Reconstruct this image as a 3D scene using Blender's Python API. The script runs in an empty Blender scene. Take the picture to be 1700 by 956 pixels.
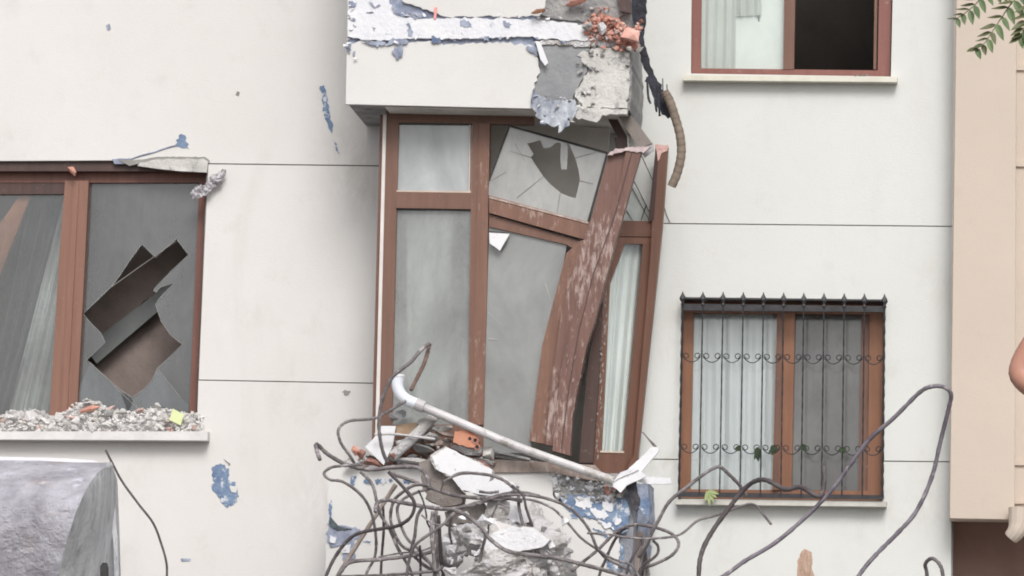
import bpy, bmesh, math, random
from mathutils import Vector, Matrix, noise
from mathutils.geometry import tessellate_polygon
random.seed(7)
sc = bpy.context.scene
COL = sc.collection
PI = math.pi

# ------------------------------------------------------------------ camera
F = 9000.0                                   # focal length in photo pixels (1700 wide)
TY, TP, ROLL, DIST = 0.11, 0.13, 0.026, 37.5
d = Vector((-TY, 1, TP)).normalized()
CAMP = Vector((0, 0, 6.5)) - Vector((-TY, 1, TP)) * DIST
rt = d.cross(Vector((0, 0, 1))).normalized(); up = rt.cross(d).normalized()
rt2 = rt * math.cos(ROLL) + up * math.sin(ROLL); up2 = up * math.cos(ROLL) - rt * math.sin(ROLL)
cam = bpy.data.objects.new('camera', bpy.data.cameras.new('camera')); COL.objects.link(cam)
M = Matrix((rt2, up2, -d)).transposed().to_4x4(); M.translation = CAMP
cam.matrix_world = M
cam.data.sensor_width = 36; cam.data.lens = 36 * F / 1700
cam.data.clip_start = 0.5; cam.data.clip_end = 2000
sc.camera = cam

# ------------------------------------------------------------------ world and sun (bright overcast)
SUN_EL, SUN_AZ = math.radians(43), math.radians(192)   # azimuth clockwise from +Y: behind the camera, a little right
w = bpy.data.worlds.new('World'); sc.world = w; w.use_nodes = True
nt = w.node_tree; bg = nt.nodes['Background']
sky = nt.nodes.new('ShaderNodeTexSky'); sky.sky_type = 'NISHITA'; sky.sun_disc = False
sky.sun_elevation = SUN_EL; sky.sun_rotation = math.radians(168)
sky.dust_density = 4.0; sky.air_density = 1.0
hs = nt.nodes.new('ShaderNodeHueSaturation'); hs.inputs['Saturation'].default_value = 0.28
nt.links.new(sky.outputs[0], hs.inputs['Color']); nt.links.new(hs.outputs[0], bg.inputs[0])
bg.inputs[1].default_value = 0.135
sl = bpy.data.lights.new('sun', 'SUN'); sl.energy = 1.5; sl.angle = math.radians(22); sl.color = (1.0, 0.97, 0.93)
so = bpy.data.objects.new('sun', sl); COL.objects.link(so)
az = math.radians(168)
sd = Vector((math.sin(az) * math.cos(SUN_EL), math.cos(az) * math.cos(SUN_EL), math.sin(SUN_EL)))
so.rotation_euler = sd.to_track_quat('Z', 'Y').to_euler(); so.location = (8, -20, 25)
sc.view_settings.view_transform = 'Standard'; sc.view_settings.look = 'None'
sc.view_settings.exposure = 0.15; sc.view_settings.gamma = 1.0
sc.cycles.max_bounces = 6; sc.cycles.transparent_max_bounces = 12
sc.cycles.filter_width = 1.9

# ------------------------------------------------------------------ pixel -> point on a plane of real depth
def P(x, y, Y=0.0):
    r = d + rt2 * ((x - 850) / F) - up2 * ((y - 478) / F)
    t = (Y - CAMP.y) / r.y
    return CAMP + r * t

# ------------------------------------------------------------------ object helpers
WL = {}
def thing(name, label, cat, loc, group=None):
    o = bpy.data.objects.new(name, None); COL.objects.link(o)
    o.empty_display_size = 0.1
    o.location = loc; WL[o.name] = Vector(loc)
    tag(o, label, cat, group); return o
def tag(o, label=None, cat=None, group=None, kind=None):
    if label: o['label'] = label
    if cat: o['category'] = cat
    if group: o['group'] = group
    if kind: o['kind'] = kind
    return o
def mk(name, geo, mat, parent=None, label=None, cat=None, group=None, kind=None, smooth=False):
    vs, fs = geo
    lo = Vector((min(v[i] for v in vs) for i in range(3))); hi = Vector((max(v[i] for v in vs) for i in range(3)))
    o0 = Vector(((lo.x + hi.x) / 2, (lo.y + hi.y) / 2, lo.z))
    me = bpy.data.meshes.new(name)
    me.from_pydata([tuple(Vector(v) - o0) for v in vs], [], fs); me.update()
    bm = bmesh.new(); bm.from_mesh(me); bmesh.ops.recalc_face_normals(bm, faces=bm.faces); bm.to_mesh(me); bm.free()
    if smooth:
        for p in me.polygons: p.use_smooth = True
    me.materials.append(mat)
    o = bpy.data.objects.new(name, me); COL.objects.link(o)
    pw = WL[parent.name] if parent else Vector((0, 0, 0))
    o.parent = parent; o.location = o0 - pw; WL[o.name] = o0
    return tag(o, label, cat, group, kind)
def join(*geos):
    vs, fs = [], []
    for g in geos:
        n = len(vs); vs += list(g[0]); fs += [tuple(i + n for i in f) for f in g[1]]
    return vs, fs

def rough(pts, step=9, amp=3.0, closed=True):
    """pts: (x,y) or (x,y,1): the edge that starts at a flagged point is torn"""
    out = []
    n = len(pts)
    for i, p in enumerate(pts):
        q = pts[(i + 1) % n]
        out.append((p[0], p[1]))
        if len(p) > 2 and p[2]:
            a = amp * p[2]
            L = math.hypot(q[0] - p[0], q[1] - p[1]); k = int(L / step)
            dx, dy = (q[0] - p[0]) / max(L, 1e-6), (q[1] - p[1]) / max(L, 1e-6)
            for j in range(1, k):
                t = (j + random.uniform(-.3, .3)) / k
                s = random.gauss(0, a * .6)
                out.append((p[0] + dx * L * t - dy * s, p[1] + dy * L * t + dx * s))
    return out
def prism(loops, Y, depth, dirv=None):
    """outline(s) in photo pixels laid on plane Y (number or function of x), thickness depth away from the camera"""
    if not isinstance(loops[0][0], (tuple, list)): loops = [loops]
    Yf = Y if callable(Y) else (lambda x: Y)
    dv = Vector(dirv) if dirv else Vector((0, depth, 0))
    L3 = [[P(p[0], p[1], Yf(p[0])) for p in lp] for lp in loops]
    flat = [v for lp in L3 for v in lp]; n = len(flat)
    flat2 = [[Vector((p[0], -p[1], 0)) for p in lp] for lp in loops]
    tris = tessellate_polygon(flat2)
    vs = flat + [v + dv for v in flat]
    fs = [tuple(t) for t in tris] + [tuple(i + n for i in reversed(t)) for t in tris]
    k = 0
    for lp in L3:
        m = len(lp)
        for i in range(m):
            a, b = k + i, k + (i + 1) % m
            fs.append((a, b, b + n, a + n))
        k += m
    return vs, fs
def bar(p, q, w1, w2, Y, depth):
    """straight bar between two pixel points, widths in px"""
    dx, dy = q[0] - p[0], q[1] - p[1]; L = math.hypot(dx, dy); nx, ny = -dy / L, dx / L
    return prism([(p[0] + nx * w1 / 2, p[1] + ny * w1 / 2), (q[0] + nx * w2 / 2, q[1] + ny * w2 / 2),
                  (q[0] - nx * w2 / 2, q[1] - ny * w2 / 2), (p[0] - nx * w1 / 2, p[1] - ny * w1 / 2)], Y, depth)
def box(lo, hi):
    x0, y0, z0 = lo; x1, y1, z1 = hi
    v = [(x0,y0,z0),(x1,y0,z0),(x1,y1,z0),(x0,y1,z0),(x0,y0,z1),(x1,y0,z1),(x1,y1,z1),(x0,y1,z1)]
    return v, [(0,3,2,1),(4,5,6,7),(0,1,5,4),(1,2,6,5),(2,3,7,6),(3,0,4,7)]
def catmull(pts, per=6):
    out = []; n = len(pts)
    for i in range(n - 1):
        a = pts[max(i - 1, 0)]; b = pts[i]; c = pts[i + 1]; e = pts[min(i + 2, n - 1)]
        for j in range(per):
            t = j / per; t2 = t * t; t3 = t2 * t
            out.append(0.5 * ((2 * b) + (c - a) * t + (2 * a - 5 * b + 4 * c - e) * t2 + (3 * b - a - 3 * c + e) * t3))
    out.append(pts[-1]); return out
def tube(pts, r, seg=8, jag=0.0, per=6, wob=0.0, taper=None):
    pts = [Vector(p) for p in pts]
    if per > 1: pts = catmull(pts, per)
    n = len(pts); vs, fs = [], []
    t0 = (pts[1] - pts[0]).normalized()
    nrm = t0.orthogonal().normalized()
    for i, p in enumerate(pts):
        t = (pts[min(i + 1, n - 1)] - pts[max(i - 1, 0)]).normalized()
        nrm = (nrm - t * nrm.dot(t)).normalized(); b = t.cross(nrm)
        rr = r * (1 + wob * math.sin(i * 2.1) + jag * random.uniform(-1, 1))
        if taper: rr *= 1 + (taper - 1) * i / (n - 1)
        for k in range(seg):
            a = 2 * PI * k / seg
            vs.append(p + nrm * math.cos(a) * rr + b * math.sin(a) * rr)
    for i in range(n - 1):
        for k in range(seg):
            a = i * seg + k; c = i * seg + (k + 1) % seg
            fs.append((a, c, c + seg, a + seg))
    fs.append(tuple(range(seg))[::-1]); fs.append(tuple(range((n - 1) * seg, n * seg)))
    return vs, fs
def rock(c, size, seed, sub=2, cuts=9, rough_amp=0.06, rot=None):
    """an angular broken lump"""
    rnd = random.Random(seed)
    if sub <= 2:
        bm = bmesh.new(); npt = 9 if sub == 1 else 16
        for k in range(npt):
            v = Vector((rnd.gauss(0, 1), rnd.gauss(0, 1), rnd.gauss(0, 1))).normalized() * rnd.uniform(.75, 1.05)
            bm.verts.new(v)
        h = bmesh.ops.convex_hull(bm, input=bm.verts)
        bmesh.ops.delete(bm, geom=[g for g in h['geom_interior'] if isinstance(g, bmesh.types.BMVert)], context='VERTS')
        if sub == 2 and rough_amp > .2:
            bmesh.ops.subdivide_edges(bm, edges=bm.edges, cuts=2, use_grid_fill=True)
            for v in bm.verts: v.co *= 1 + rough_amp * 2 * noise.noise(v.co * 4 + Vector((seed, 0, 0)))
        a_ = rnd.uniform(-.6, .6)
        R = Matrix.Rotation(rot if rot is not None else a_, 3, 'Y') @ Matrix.Rotation(rnd.uniform(-.4, .4), 3, 'X')
        c = Vector(c)
        bm.verts.index_update(); bm.verts.ensure_lookup_table()
        vs = [R @ Vector((v.co.x * size[0], v.co.y * size[1], v.co.z * size[2])) + c for v in bm.verts]
        fs = [tuple(v.index for v in f.verts) for f in bm.faces]; bm.free()
        return vs, fs
    bm = bmesh.new(); bmesh.ops.create_icosphere(bm, subdivisions=sub, radius=1.0)
    planes = []
    for k in range(cuts):
        v = Vector((rnd.gauss(0, 1), rnd.gauss(0, 1), rnd.gauss(0, 1))).normalized()
        planes.append((v, rnd.uniform(0.45, 0.8)))
    R = Matrix.Rotation(rnd.uniform(0, 6.28), 3, 'X') @ Matrix.Rotation(rnd.uniform(0, 6.28), 3, 'Z')
    if rot is not None: R = Matrix.Rotation(rot, 3, 'Y')
    for v in bm.verts:
        for nv, dd in planes:
            s = v.co.dot(nv)
            if s > dd: v.co -= nv * (s - dd)
        q0 = v.co + Vector((seed, 0, 0))
        v.co *= 1 + rough_amp * (noise.noise(q0 * 2) * 1.2 + abs(noise.noise(q0 * 5)) * .8 + noise.noise(q0 * 11) * .45 + noise.noise(q0 * 23) * .25)
    c = Vector(c)
    vs = []
    for v in bm.verts:
        q = Vector((v.co.x * size[0], v.co.y * size[1], v.co.z * size[2]))
        vs.append(R @ q + c)
    bm.verts.index_update()
    fs = [tuple(v.index for v in f.verts) for f in bm.faces]; bm.free()
    return vs, fs
def cloth(tl, tr, bl, br, Y0, folds=6, amp=0.03, nu=40, nv=14, seed=0, thick=0.003):
    """a hanging pleated cloth between four pixel corners on plane Y"""
    rnd = random.Random(seed); ph = rnd.uniform(0, 6)
    vs, fs = [], []
    for s in (0, 1):
        for j in range(nv + 1):
            v = j / nv
            for i in range(nu + 1):
                u = i / nu
                x = (tl[0] * (1 - u) + tr[0] * u) * (1 - v) + (bl[0] * (1 - u) + br[0] * u) * v
                y = (tl[1] * (1 - u) + tr[1] * u) * (1 - v) + (bl[1] * (1 - u) + br[1] * u) * v
                p = P(x, y, Y0(x) if callable(Y0) else Y0)
                p.y += amp * math.sin(u * folds * 2 * PI + ph + 0.8 * math.sin(v * 2.3 + ph)) * (0.55 + 0.45 * v) \
                    + amp * .6 * noise.noise(Vector((u * 9, v * 2, seed)))
                p.y += thick * s
                vs.append(p)
    m = (nu + 1) * (nv + 1)
    for s in (0, 1):
        for j in range(nv):
            for i in range(nu):
                a = s * m + j * (nu + 1) + i; f = (a, a + 1, a + nu + 2, a + nu + 1)
                fs.append(f if s else f[::-1])
    for i in range(nu):
        fs.append((i, i + 1, i + 1 + m, i + m)); a = nv * (nu + 1) + i; fs.append((a, a + 1, a + 1 + m, a + m))
    for j in range(nv):
        a = j * (nu + 1); fs.append((a, a + nu + 1, a + nu + 1 + m, a + m)); a += nu; fs.append((a, a + nu + 1, a + nu + 1 + m, a + m))
    return vs, fs

# ------------------------------------------------------------------ materials
def newmat(name):
    m = bpy.data.materials.new(name); m.use_nodes = True
    return m, m.node_tree, m.node_tree.nodes['Principled BSDF']
def N(nt, typ, **kw):
    n = nt.nodes.new(typ)
    for k, v in kw.items(): setattr(n, k, v)
    return n
def pos(nt, scale=(1, 1, 1), rot=(0, 0, 0)):
    g = N(nt, 'ShaderNodeNewGeometry'); mp = N(nt, 'ShaderNodeMapping')
    mp.inputs['Scale'].default_value = scale; mp.inputs['Rotation'].default_value = rot
    nt.links.new(g.outputs['Position'], mp.inputs['Vector']); return mp.outputs[0]
def ns(nt, vec, scale, detail=6, rough=.6, dist=0.0):
    n = N(nt, 'ShaderNodeTexNoise'); n.inputs['Scale'].default_value = scale; n.inputs['Detail'].default_value = detail
    n.inputs['Roughness'].default_value = rough; n.inputs['Distortion'].default_value = dist
    nt.links.new(vec, n.inputs['Vector']); return n.outputs['Fac']
def ramp(nt, fac, stops):
    r = N(nt, 'ShaderNodeValToRGB'); e = r.color_ramp.elements
    while len(e) < len(stops): e.new(0.5)
    for q, (p_, c) in zip(e, stops):
        q.position = p_; q.color = (c, c, c, 1) if isinstance(c, (int, float)) else (*c, 1)
    nt.links.new(fac, r.inputs[0]); return r.outputs[0]
def mix(nt, fac, a, b, mode='MIX'):
    m = N(nt, 'ShaderNodeMix', data_type='RGBA', blend_type=mode)
    for s, v in ((0, fac), (6, a), (7, b)):
        if isinstance(v, (tuple, list)): m.inputs[s].default_value = (*v, 1)
        elif isinstance(v, (int, float)): m.inputs[s].default_value = v
        else: nt.links.new(v, m.inputs[s])
    return m.outputs[2]
def bump(nt, bs, h, strength, dist=.01):
    b = N(nt, 'ShaderNodeBump'); b.inputs['Strength'].default_value = strength; b.inputs['Distance'].default_value = dist
    nt.links.new(h, b.inputs['Height']); nt.links.new(b.outputs[0], bs.inputs['Normal'])
def surf(name, c1, c2, scale=4, rgh=.8, bmp=.4, bscale=40, bdist=.01, spots=None, sscale=12, slo=.55, shi=.62, stretch=(1, 1, 1), rot=(0, 0, 0), metal=0.0, lo=.35, hi=.65):
    m, nt, bs = newmat(name)
    v = pos(nt, stretch, rot)
    c = ramp(nt, ns(nt, v, scale), [(lo, c1), (hi, c2)])
    if spots:
        c = mix(nt, ramp(nt, ns(nt, v, sscale, 8, .7), [(slo, 0.0), (shi, 1.0)]), c, spots)
    nt.links.new(c, bs.inputs['Base Color'])
    bs.inputs['Roughness'].default_value = rgh; bs.inputs['Metallic'].default_value = metal
    if bmp: bump(nt, bs, ns(nt, pos(nt), bscale, 8, .65), bmp, bdist)
    return m
def wallmat(name, base, tint, grime=(.42, .39, .34), stains=()):
    m, nt, bs = newmat(name)
    v = pos(nt)
    c = ramp(nt, ns(nt, v, .8, 5, .55), [(.35, base), (.65, tint)])
    streak = ramp(nt, ns(nt, pos(nt, (1.6, 1, .35)), 1.3, 8, .65, .8), [(.56, 0.0), (.85, .2)])
    c = mix(nt, streak, c, grime)
    blot = ramp(nt, ns(nt, v, 3.1, 8, .7), [(.56, 0.0), (.78, .26)])
    c = mix(nt, blot, c, grime)
    fine = ramp(nt, ns(nt, v, 60, 4, .7), [(.68, 0.0), (.78, .35)])
    c = mix(nt, fine, c, grime)
    geo = N(nt, 'ShaderNodeNewGeometry')
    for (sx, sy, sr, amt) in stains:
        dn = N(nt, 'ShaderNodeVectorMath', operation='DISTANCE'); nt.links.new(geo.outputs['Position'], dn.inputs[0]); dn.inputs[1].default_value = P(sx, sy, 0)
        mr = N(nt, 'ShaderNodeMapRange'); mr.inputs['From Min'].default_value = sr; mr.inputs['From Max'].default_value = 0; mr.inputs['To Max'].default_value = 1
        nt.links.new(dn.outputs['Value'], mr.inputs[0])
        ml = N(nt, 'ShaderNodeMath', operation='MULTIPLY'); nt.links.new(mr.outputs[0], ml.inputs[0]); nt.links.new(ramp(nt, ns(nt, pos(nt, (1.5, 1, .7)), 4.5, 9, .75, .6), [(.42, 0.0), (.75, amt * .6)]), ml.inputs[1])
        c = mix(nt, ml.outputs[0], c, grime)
    nt.links.new(c, bs.inputs['Base Color']); bs.inputs['Roughness'].default_value = .85
    h = mix(nt, .5, ns(nt, v, 90, 5, .7), ns(nt, v, 6, 5, .6))
    bump(nt, bs, h, .35, .012)
    return m
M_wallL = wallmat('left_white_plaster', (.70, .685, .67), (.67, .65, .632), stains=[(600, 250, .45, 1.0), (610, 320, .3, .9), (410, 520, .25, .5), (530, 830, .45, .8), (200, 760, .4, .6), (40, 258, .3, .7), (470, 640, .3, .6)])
M_wallR = wallmat('right_white_plaster', (.68, .69, .67), (.655, .665, .645), stains=[(1118, 560, .3, .9), (1112, 780, .3, 1.0), (1180, 860, .35, .8), (1450, 860, .3, .8), (1560, 830, .4, .8), (1560, 480, .3, .7), (1140, 150, .25, .7), (1340, 160, .3, .5)])
M_bayW = wallmat('bay_white_plaster', (.69, .68, .67), (.65, .64, .625), (.5, .47, .45))
M_beige = wallmat('beige_plaster', (.60, .515, .44), (.56, .48, .41), (.42, .34, .30))
M_core = surf('grey_wall_core', (.22, .215, .20), (.30, .29, .275), 5)
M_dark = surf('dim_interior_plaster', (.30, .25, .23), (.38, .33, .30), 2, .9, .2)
M_light_int = None
M_garage = surf('brown_shutter_paint', (.42, .28, .235), (.50, .35, .30), 3, .6, .2)
M_soffit = surf('weathered_soffit', (.52, .51, .47), (.62, .60, .56), 6, .9, .3, spots=(.32, .31, .28), sscale=5, slo=.55, shi=.75)
M_conc = surf('broken_concrete', (.27, .27, .28), (.42, .41, .40), 6, .95, .9, 34, .03, spots=(.15, .145, .15), sscale=9, slo=.56, shi=.66)
M_conc_pale = surf('dusty_pale_concrete', (.60, .57, .545), (.84, .83, .86), 5, .97, 1.0, 38, .04, spots=(.40, .345, .29), sscale=6, slo=.57, shi=.70)
M_bluecoat = surf('blue_undercoat', (.11, .17, .29), (.24, .32, .45), 10, .85, .9, 40, .01, spots=(.60, .63, .68), sscale=15, slo=.54, shi=.60)
M_bluegrey = surf('blue_grey_undercoat', (.17, .19, .26), (.38, .42, .52), 10, .85, .6, 40, .01, spots=(.12, .16, .27), sscale=6, slo=.55, shi=.62)
M_peel = surf('peeling_bluish_white_paint', (.68, .69, .74), (.76, .76, .78), 5, .8, .6, 26, .012, spots=(.36, .38, .47), sscale=18, slo=.62, shi=.67)
M_cream = surf('cracked_cream_plaster', (.52, .51, .485), (.66, .645, .62), 6, .9, .8, 24, .02, spots=(.30, .30, .30), sscale=9, slo=.55, shi=.63)
M_brick = surf('broken_red_brick', (.50, .22, .17), (.62, .33, .26), 20, .95, .8, 60, .01, spots=(.70, .52, .46), sscale=16, slo=.55, shi=.65)
M_brickdk = surf('dusty_dark_brick', (.22, .10, .08), (.38, .2, .16), 20, .95, .8, 60, .01, spots=(.5, .42, .4), sscale=16, slo=.55, shi=.65)
M_sill = surf('white_sill_stone', (.62, .60, .60), (.72, .70, .70), 9, .6, .2, 50)
def wood(name, c1, c2, scr=0.0, sc_col=(.52, .42, .38), rot=(0, 0, 0), grime=True):
    m, nt, bs = newmat(name)
    v = pos(nt, (9, 9, .9), rot)
    c = ramp(nt, ns(nt, v, 2.5, 6, .6), [(.3, c1), (.7, c2)])
    if scr:
        s1 = ns(nt, pos(nt, (11, 11, 2.4), rot), 3.2, 9, .72, .6)
        s2 = ns(nt, pos(nt), 1.8, 4, .6)
        f = mix(nt, .38, s1, s2)
        c = mix(nt, ramp(nt, f, [(.60 - .13 * scr, 0.0), (.66 - .10 * scr, .85)]), c, sc_col)
        c = mix(nt, ramp(nt, ns(nt, pos(nt, (1, 1, 1)), 16, 9, .75), [(.56, 0.0), (.63, .7)]), c, (.14, .075, .06))
    else:
        c = mix(nt, ramp(nt, ns(nt, pos(nt), 22, 8, .7), [(.62, 0.0), (.72, .45)]), c, (.40, .33, .30))
    nt.links.new(c, bs.inputs['Base Color']); bs.inputs['Roughness'].default_value = .5
    bump(nt, bs, ns(nt, v, 8, 6, .7), .25, .006)
    return m
M_brown = wood('brown_coated_frame', (.145, .072, .050), (.185, .094, .066))
M_scr = wood('scraped_brown_frame', (.16, .078, .053), (.215, .11, .075), .35, (.40, .30, .26))
M_scr2 = wood('badly_scraped_brown_post', (.125, .060, .046), (.19, .098, .078), .62, (.42, .33, .30), rot=(0, -.2, 0))
M_orange = wood('orange_brown_timber', (.20, .088, .045), (.26, .118, .065))
M_tan = wood('tan_red_mullion', (.205, .10, .070), (.255, .13, .092))
M_dkbrown = wood('dark_brown_timber', (.055, .03, .026), (.085, .045, .038))
M_plank = wood('weathered_plank', (.22, .17, .145), (.34, .28, .25), .4)
M_gasket = surf('black_gasket', (.02, .02, .02), (.035, .035, .035), 10, .6, 0)
M_iron = surf('black_wrought_iron', (.018, .018, .022), (.035, .033, .038), 20, .5, .2)
M_leaf = surf('green_leaflet', (.075, .125, .05), (.14, .20, .085), 7, .55, .15, 60)
M_leafdk = surf('brown_green_leaflet', (.075, .09, .03), (.12, .13, .06), 7, .55, .15, 60)
M_bark = surf('grey_brown_bark', (.12, .09, .07), (.22, .17, .14), 8, .9, .8, 30, .03)
M_rebar = surf('dusty_rusted_rebar', (.10, .088, .09), (.24, .215, .22), 11, .7, .9, 120, .006, spots=(.42, .38, .39), sscale=18, slo=.54, shi=.64)
M_rebardk = surf('dark_rusted_rebar', (.055, .045, .05), (.12, .10, .105), 11, .65, .9, 120, .006, spots=(.30, .27, .28), sscale=24, slo=.60, shi=.70)
M_rust = surf('pale_rusty_bar', (.24, .19, .16), (.36, .31, .28), 11, .8, .9, 120, .006)
M_pipe = surf('dusty_white_plastic_pipe', (.50, .485, .49), (.64, .625, .635), 6, .5, .25, 60, .006, spots=(.34, .31, .285), sscale=8, slo=.52, shi=.64)
M_board = surf('white_board', (.70, .70, .74), (.78, .78, .80), 6, .6, .3, 40, .008, spots=(.45, .44, .45), sscale=17, slo=.60, shi=.68)
M_black = surf('black_torn_membrane', (.012, .012, .018), (.04, .04, .06), 12, .6, 1.0, 30, .02)
M_hose = surf('ribbed_grey_brown_hose', (.16, .125, .095), (.24, .19, .15), 12, .7, .5, 80, .008)
M_curt = surf('pale_curtain', (.78, .80, .78), (.84, .86, .84), 3, .9, .15, 80)
M_curtdk = surf('grey_curtain', (.10, .105, .10), (.17, .175, .17), 3, .9, .2, 60)
M_yellow = surf('pale_yellow_green_card', (.66, .72, .36), (.72, .78, .44), 8, .7, .1)
M_foil = surf('crumpled_silver_wrap', (.30, .28, .30), (.72, .70, .74), 14, .35, .8, 40, .02, metal=.3)
M_skin = surf('tanned_skin', (.42, .20, .145), (.50, .26, .19), 12, .55, .2, 90, .003)
M_shirt = surf('grey_cotton', (.2, .21, .23), (.26, .27, .29), 9, .9, .3)
M_jean = surf('blue_denim', (.04, .06, .12), (.07, .1, .18), 9, .9, .3)
M_hair = surf('dark_hair', (.02, .015, .012), (.04, .03, .025), 30, .6, .5)
M_ground = surf('dusty_asphalt', (.13, .125, .12), (.24, .23, .215), .8, .95, .5, 8, .03)
M_bucket = surf('dusty_scratched_steel', (.28, .27, .31), (.52, .51, .565), 5.5, .55, .9, 14, .04, spots=(.62, .62, .70), sscale=6, slo=.57, shi=.66, metal=.1)
_nt = M_bucket.node_tree; _bs = _nt.nodes['Principled BSDF']; _c = _bs.inputs['Base Color'].links[0].from_socket
_c = mix(_nt, ramp(_nt, ns(_nt, pos(_nt, (1.5, 1, 5), (0, .5, 0)), 5, 9, .75, .5), [(.60, 0.0), (.66, .8)]), _c, (.10, .085, .09))
_c = mix(_nt, ramp(_nt, ns(_nt, pos(_nt, (1, 1, 1)), 2.2, 6, .7), [(.60, 0.0), (.72, .55)]), _c, (.52, .42, .34))
_nt.links.new(_c, _bs.inputs['Base Color'])
M_bucketside = surf('worn_grey_steel_cheek', (.42, .43, .45), (.56, .565, .58), 3, .6, .5, 18, .02, spots=(.24, .24, .26), sscale=5, stretch=(4, 4, .8), slo=.5, shi=.7, metal=.15)
M_pink = surf('pink_paint', (.80, .30, .28), (.85, .4, .38), 8, .8, .2)
M_shard = surf('split_wood', (.42, .28, .21), (.55, .40, .32), 14, .85, .7, 30, .02, stretch=(5, 5, .8))

def drape(name, c1, c2, tl=.45):
    m = surf(name, c1, c2, 3, .9, .15, 80); nt = m.node_tree; bs = nt.nodes['Principled BSDF']
    t_ = N(nt, 'ShaderNodeBsdfTranslucent'); t_.inputs[0].default_value = (*c2, 1); x_ = N(nt, 'ShaderNodeMixShader'); x_.inputs[0].default_value = tl
    nt.links.new(bs.outputs[0], x_.inputs[1]); nt.links.new(t_.outputs[0], x_.inputs[2]); nt.links.new(x_.outputs[0], nt.nodes['Material Output'].inputs[0])
    return m
def glass(name, dust, alb, streakc=None, sp=(1.2, 1, .7), rgh=.12, var=.22):
    m, nt, bs = newmat(name)
    out = nt.nodes['Material Output']; nt.nodes.remove(bs)
    df = N(nt, 'ShaderNodeBsdfDiffuse'); tr = N(nt, 'ShaderNodeBsdfTransparent'); gl = N(nt, 'ShaderNodeBsdfGlossy')
    gl.inputs['Roughness'].default_value = rgh; gl.inputs['Color'].default_value = (.9, .92, .95, 1)
    tr.inputs['Color'].default_value = (.97, .985, .98, 1)
    n1 = ns(nt, pos(nt, sp, (0, .3, 0)), 1.7, 7, .62, .5)
    c = ramp(nt, n1, [(.3, tuple(a * .66 for a in alb)), (.7, tuple(a * 1.22 for a in alb))])
    n3 = ns(nt, pos(nt, (9, 9, .8), (0, .15, 0)), 2.0, 8, .7)
    c = mix(nt, ramp(nt, n3, [(.55, 0.0), (.75, .35)]), c, streakc or tuple(a * .6 for a in alb))
    nt.links.new(c, df.inputs[0])
    fac = N(nt, 'ShaderNodeMapRange'); fac.inputs['To Min'].default_value = dust - var; fac.inputs['To Max'].default_value = min(dust + var, 1)
    fac.inputs['From Min'].default_value = .3; fac.inputs['From Max'].default_value = .7
    nt.links.new(ns(nt, pos(nt, sp), 2.3, 8, .65, .3), fac.inputs['Value'])
    tl = N(nt, 'ShaderNodeBsdfTranslucent'); nt.links.new(c, tl.inputs[0]); md = N(nt, 'ShaderNodeMixShader'); md.inputs[0].default_value = .5 if alb[0] > .3 else .3
    nt.links.new(df.outputs[0], md.inputs[1]); nt.links.new(tl.outputs[0], md.inputs[2]); df = md
    m1 = N(nt, 'ShaderNodeMixShader'); nt.links.new(fac.outputs[0], m1.inputs[0]); nt.links.new(tr.outputs[0], m1.inputs[1]); nt.links.new(df.outputs[0], m1.inputs[2])
    m2 = N(nt, 'ShaderNodeMixShader'); m2.inputs[0].default_value = .07; nt.links.new(m1.outputs[0], m2.inputs[1]); nt.links.new(gl.outputs[0], m2.inputs[2])
    nt.links.new(m2.outputs[0], out.inputs[0])
    return m
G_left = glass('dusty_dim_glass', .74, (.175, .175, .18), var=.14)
G_leftsh = glass('bluish_glass_shard', .70, (.22, .235, .25))
G_bay = glass('dusty_pale_glass', .86, (.60, .62, .625), (.46, .47, .47), var=.10)
G_bay2 = glass('dusty_streaked_glass', .52, (.54, .555, .545), (.30, .31, .305), var=.2)
G_big = glass('dusty_grey_big_glass', .88, (.50, .51, .505), (.40, .41, .405), sp=(.8, 1, .5), var=.10)
G_up = glass('dusty_upper_glass', .9, (.70, .73, .745), (.58, .60, .61), var=.06)
G_crk = glass('cracked_pale_glass', .80, (.58, .58, .57), (.27, .27, .26), var=.15)
G_curt = glass('clear_pane_glass', .05, (.5, .55, .55), var=.04)
G_dim = glass('grey_screen_glass', .80, (.215, .215, .21), var=.1)
G_thin = glass('thin_clear_glass', .18, (.55, .58, .56), var=.15)

# ------------------------------------------------------------------ ground
g = box((-60, -60, -.2), (60, 40, 0.0)); mk('ground', g, M_ground, kind='structure')

# ------------------------------------------------------------------ apartment building
BT = 'damaged white apartment building with broken bay and brown framed windows'
bld = thing('apartment_building', BT, 'building', (0, 0.2, 0))
BOT = 478 + 240 * 6.6          # photo y far below the frame where the wall meets the ground
def rect(x0, y0, x1, y1): return [(x0, y0), (x1, y0), (x1, y1), (x0, y1)]
O_left = [(-250, 270), (344, 266), (326, 728), (-250, 730)]
O_bay = [(690, 205), (1010, 210), (995, 775), (680, 770)]
O_w2 = [(1150, -230), (1487, -228), (1479, 127), (1147, 122)]
O_w3 = [(1133, 494), (1470, 497), (1465, 832), (1125, 828)]
mk('wall_core', prism([[(-900, -700), (1596, -690), (1572, BOT), (-940, BOT)], O_left, O_bay, O_w2, O_w3], .02, .25), M_core, bld)
PT = .02
def panel(pts, m, lab=None): return mk('wall_panel', prism(pts, 0, PT), m, bld, lab)
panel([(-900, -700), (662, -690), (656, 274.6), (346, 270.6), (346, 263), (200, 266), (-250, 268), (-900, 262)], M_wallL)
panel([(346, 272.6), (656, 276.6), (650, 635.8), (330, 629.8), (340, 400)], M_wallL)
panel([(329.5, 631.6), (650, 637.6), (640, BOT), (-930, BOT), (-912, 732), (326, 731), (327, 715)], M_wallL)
panel([(-900, 265), (-250, 269), (-250, 730), (-912, 730)], M_wallL)
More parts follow.
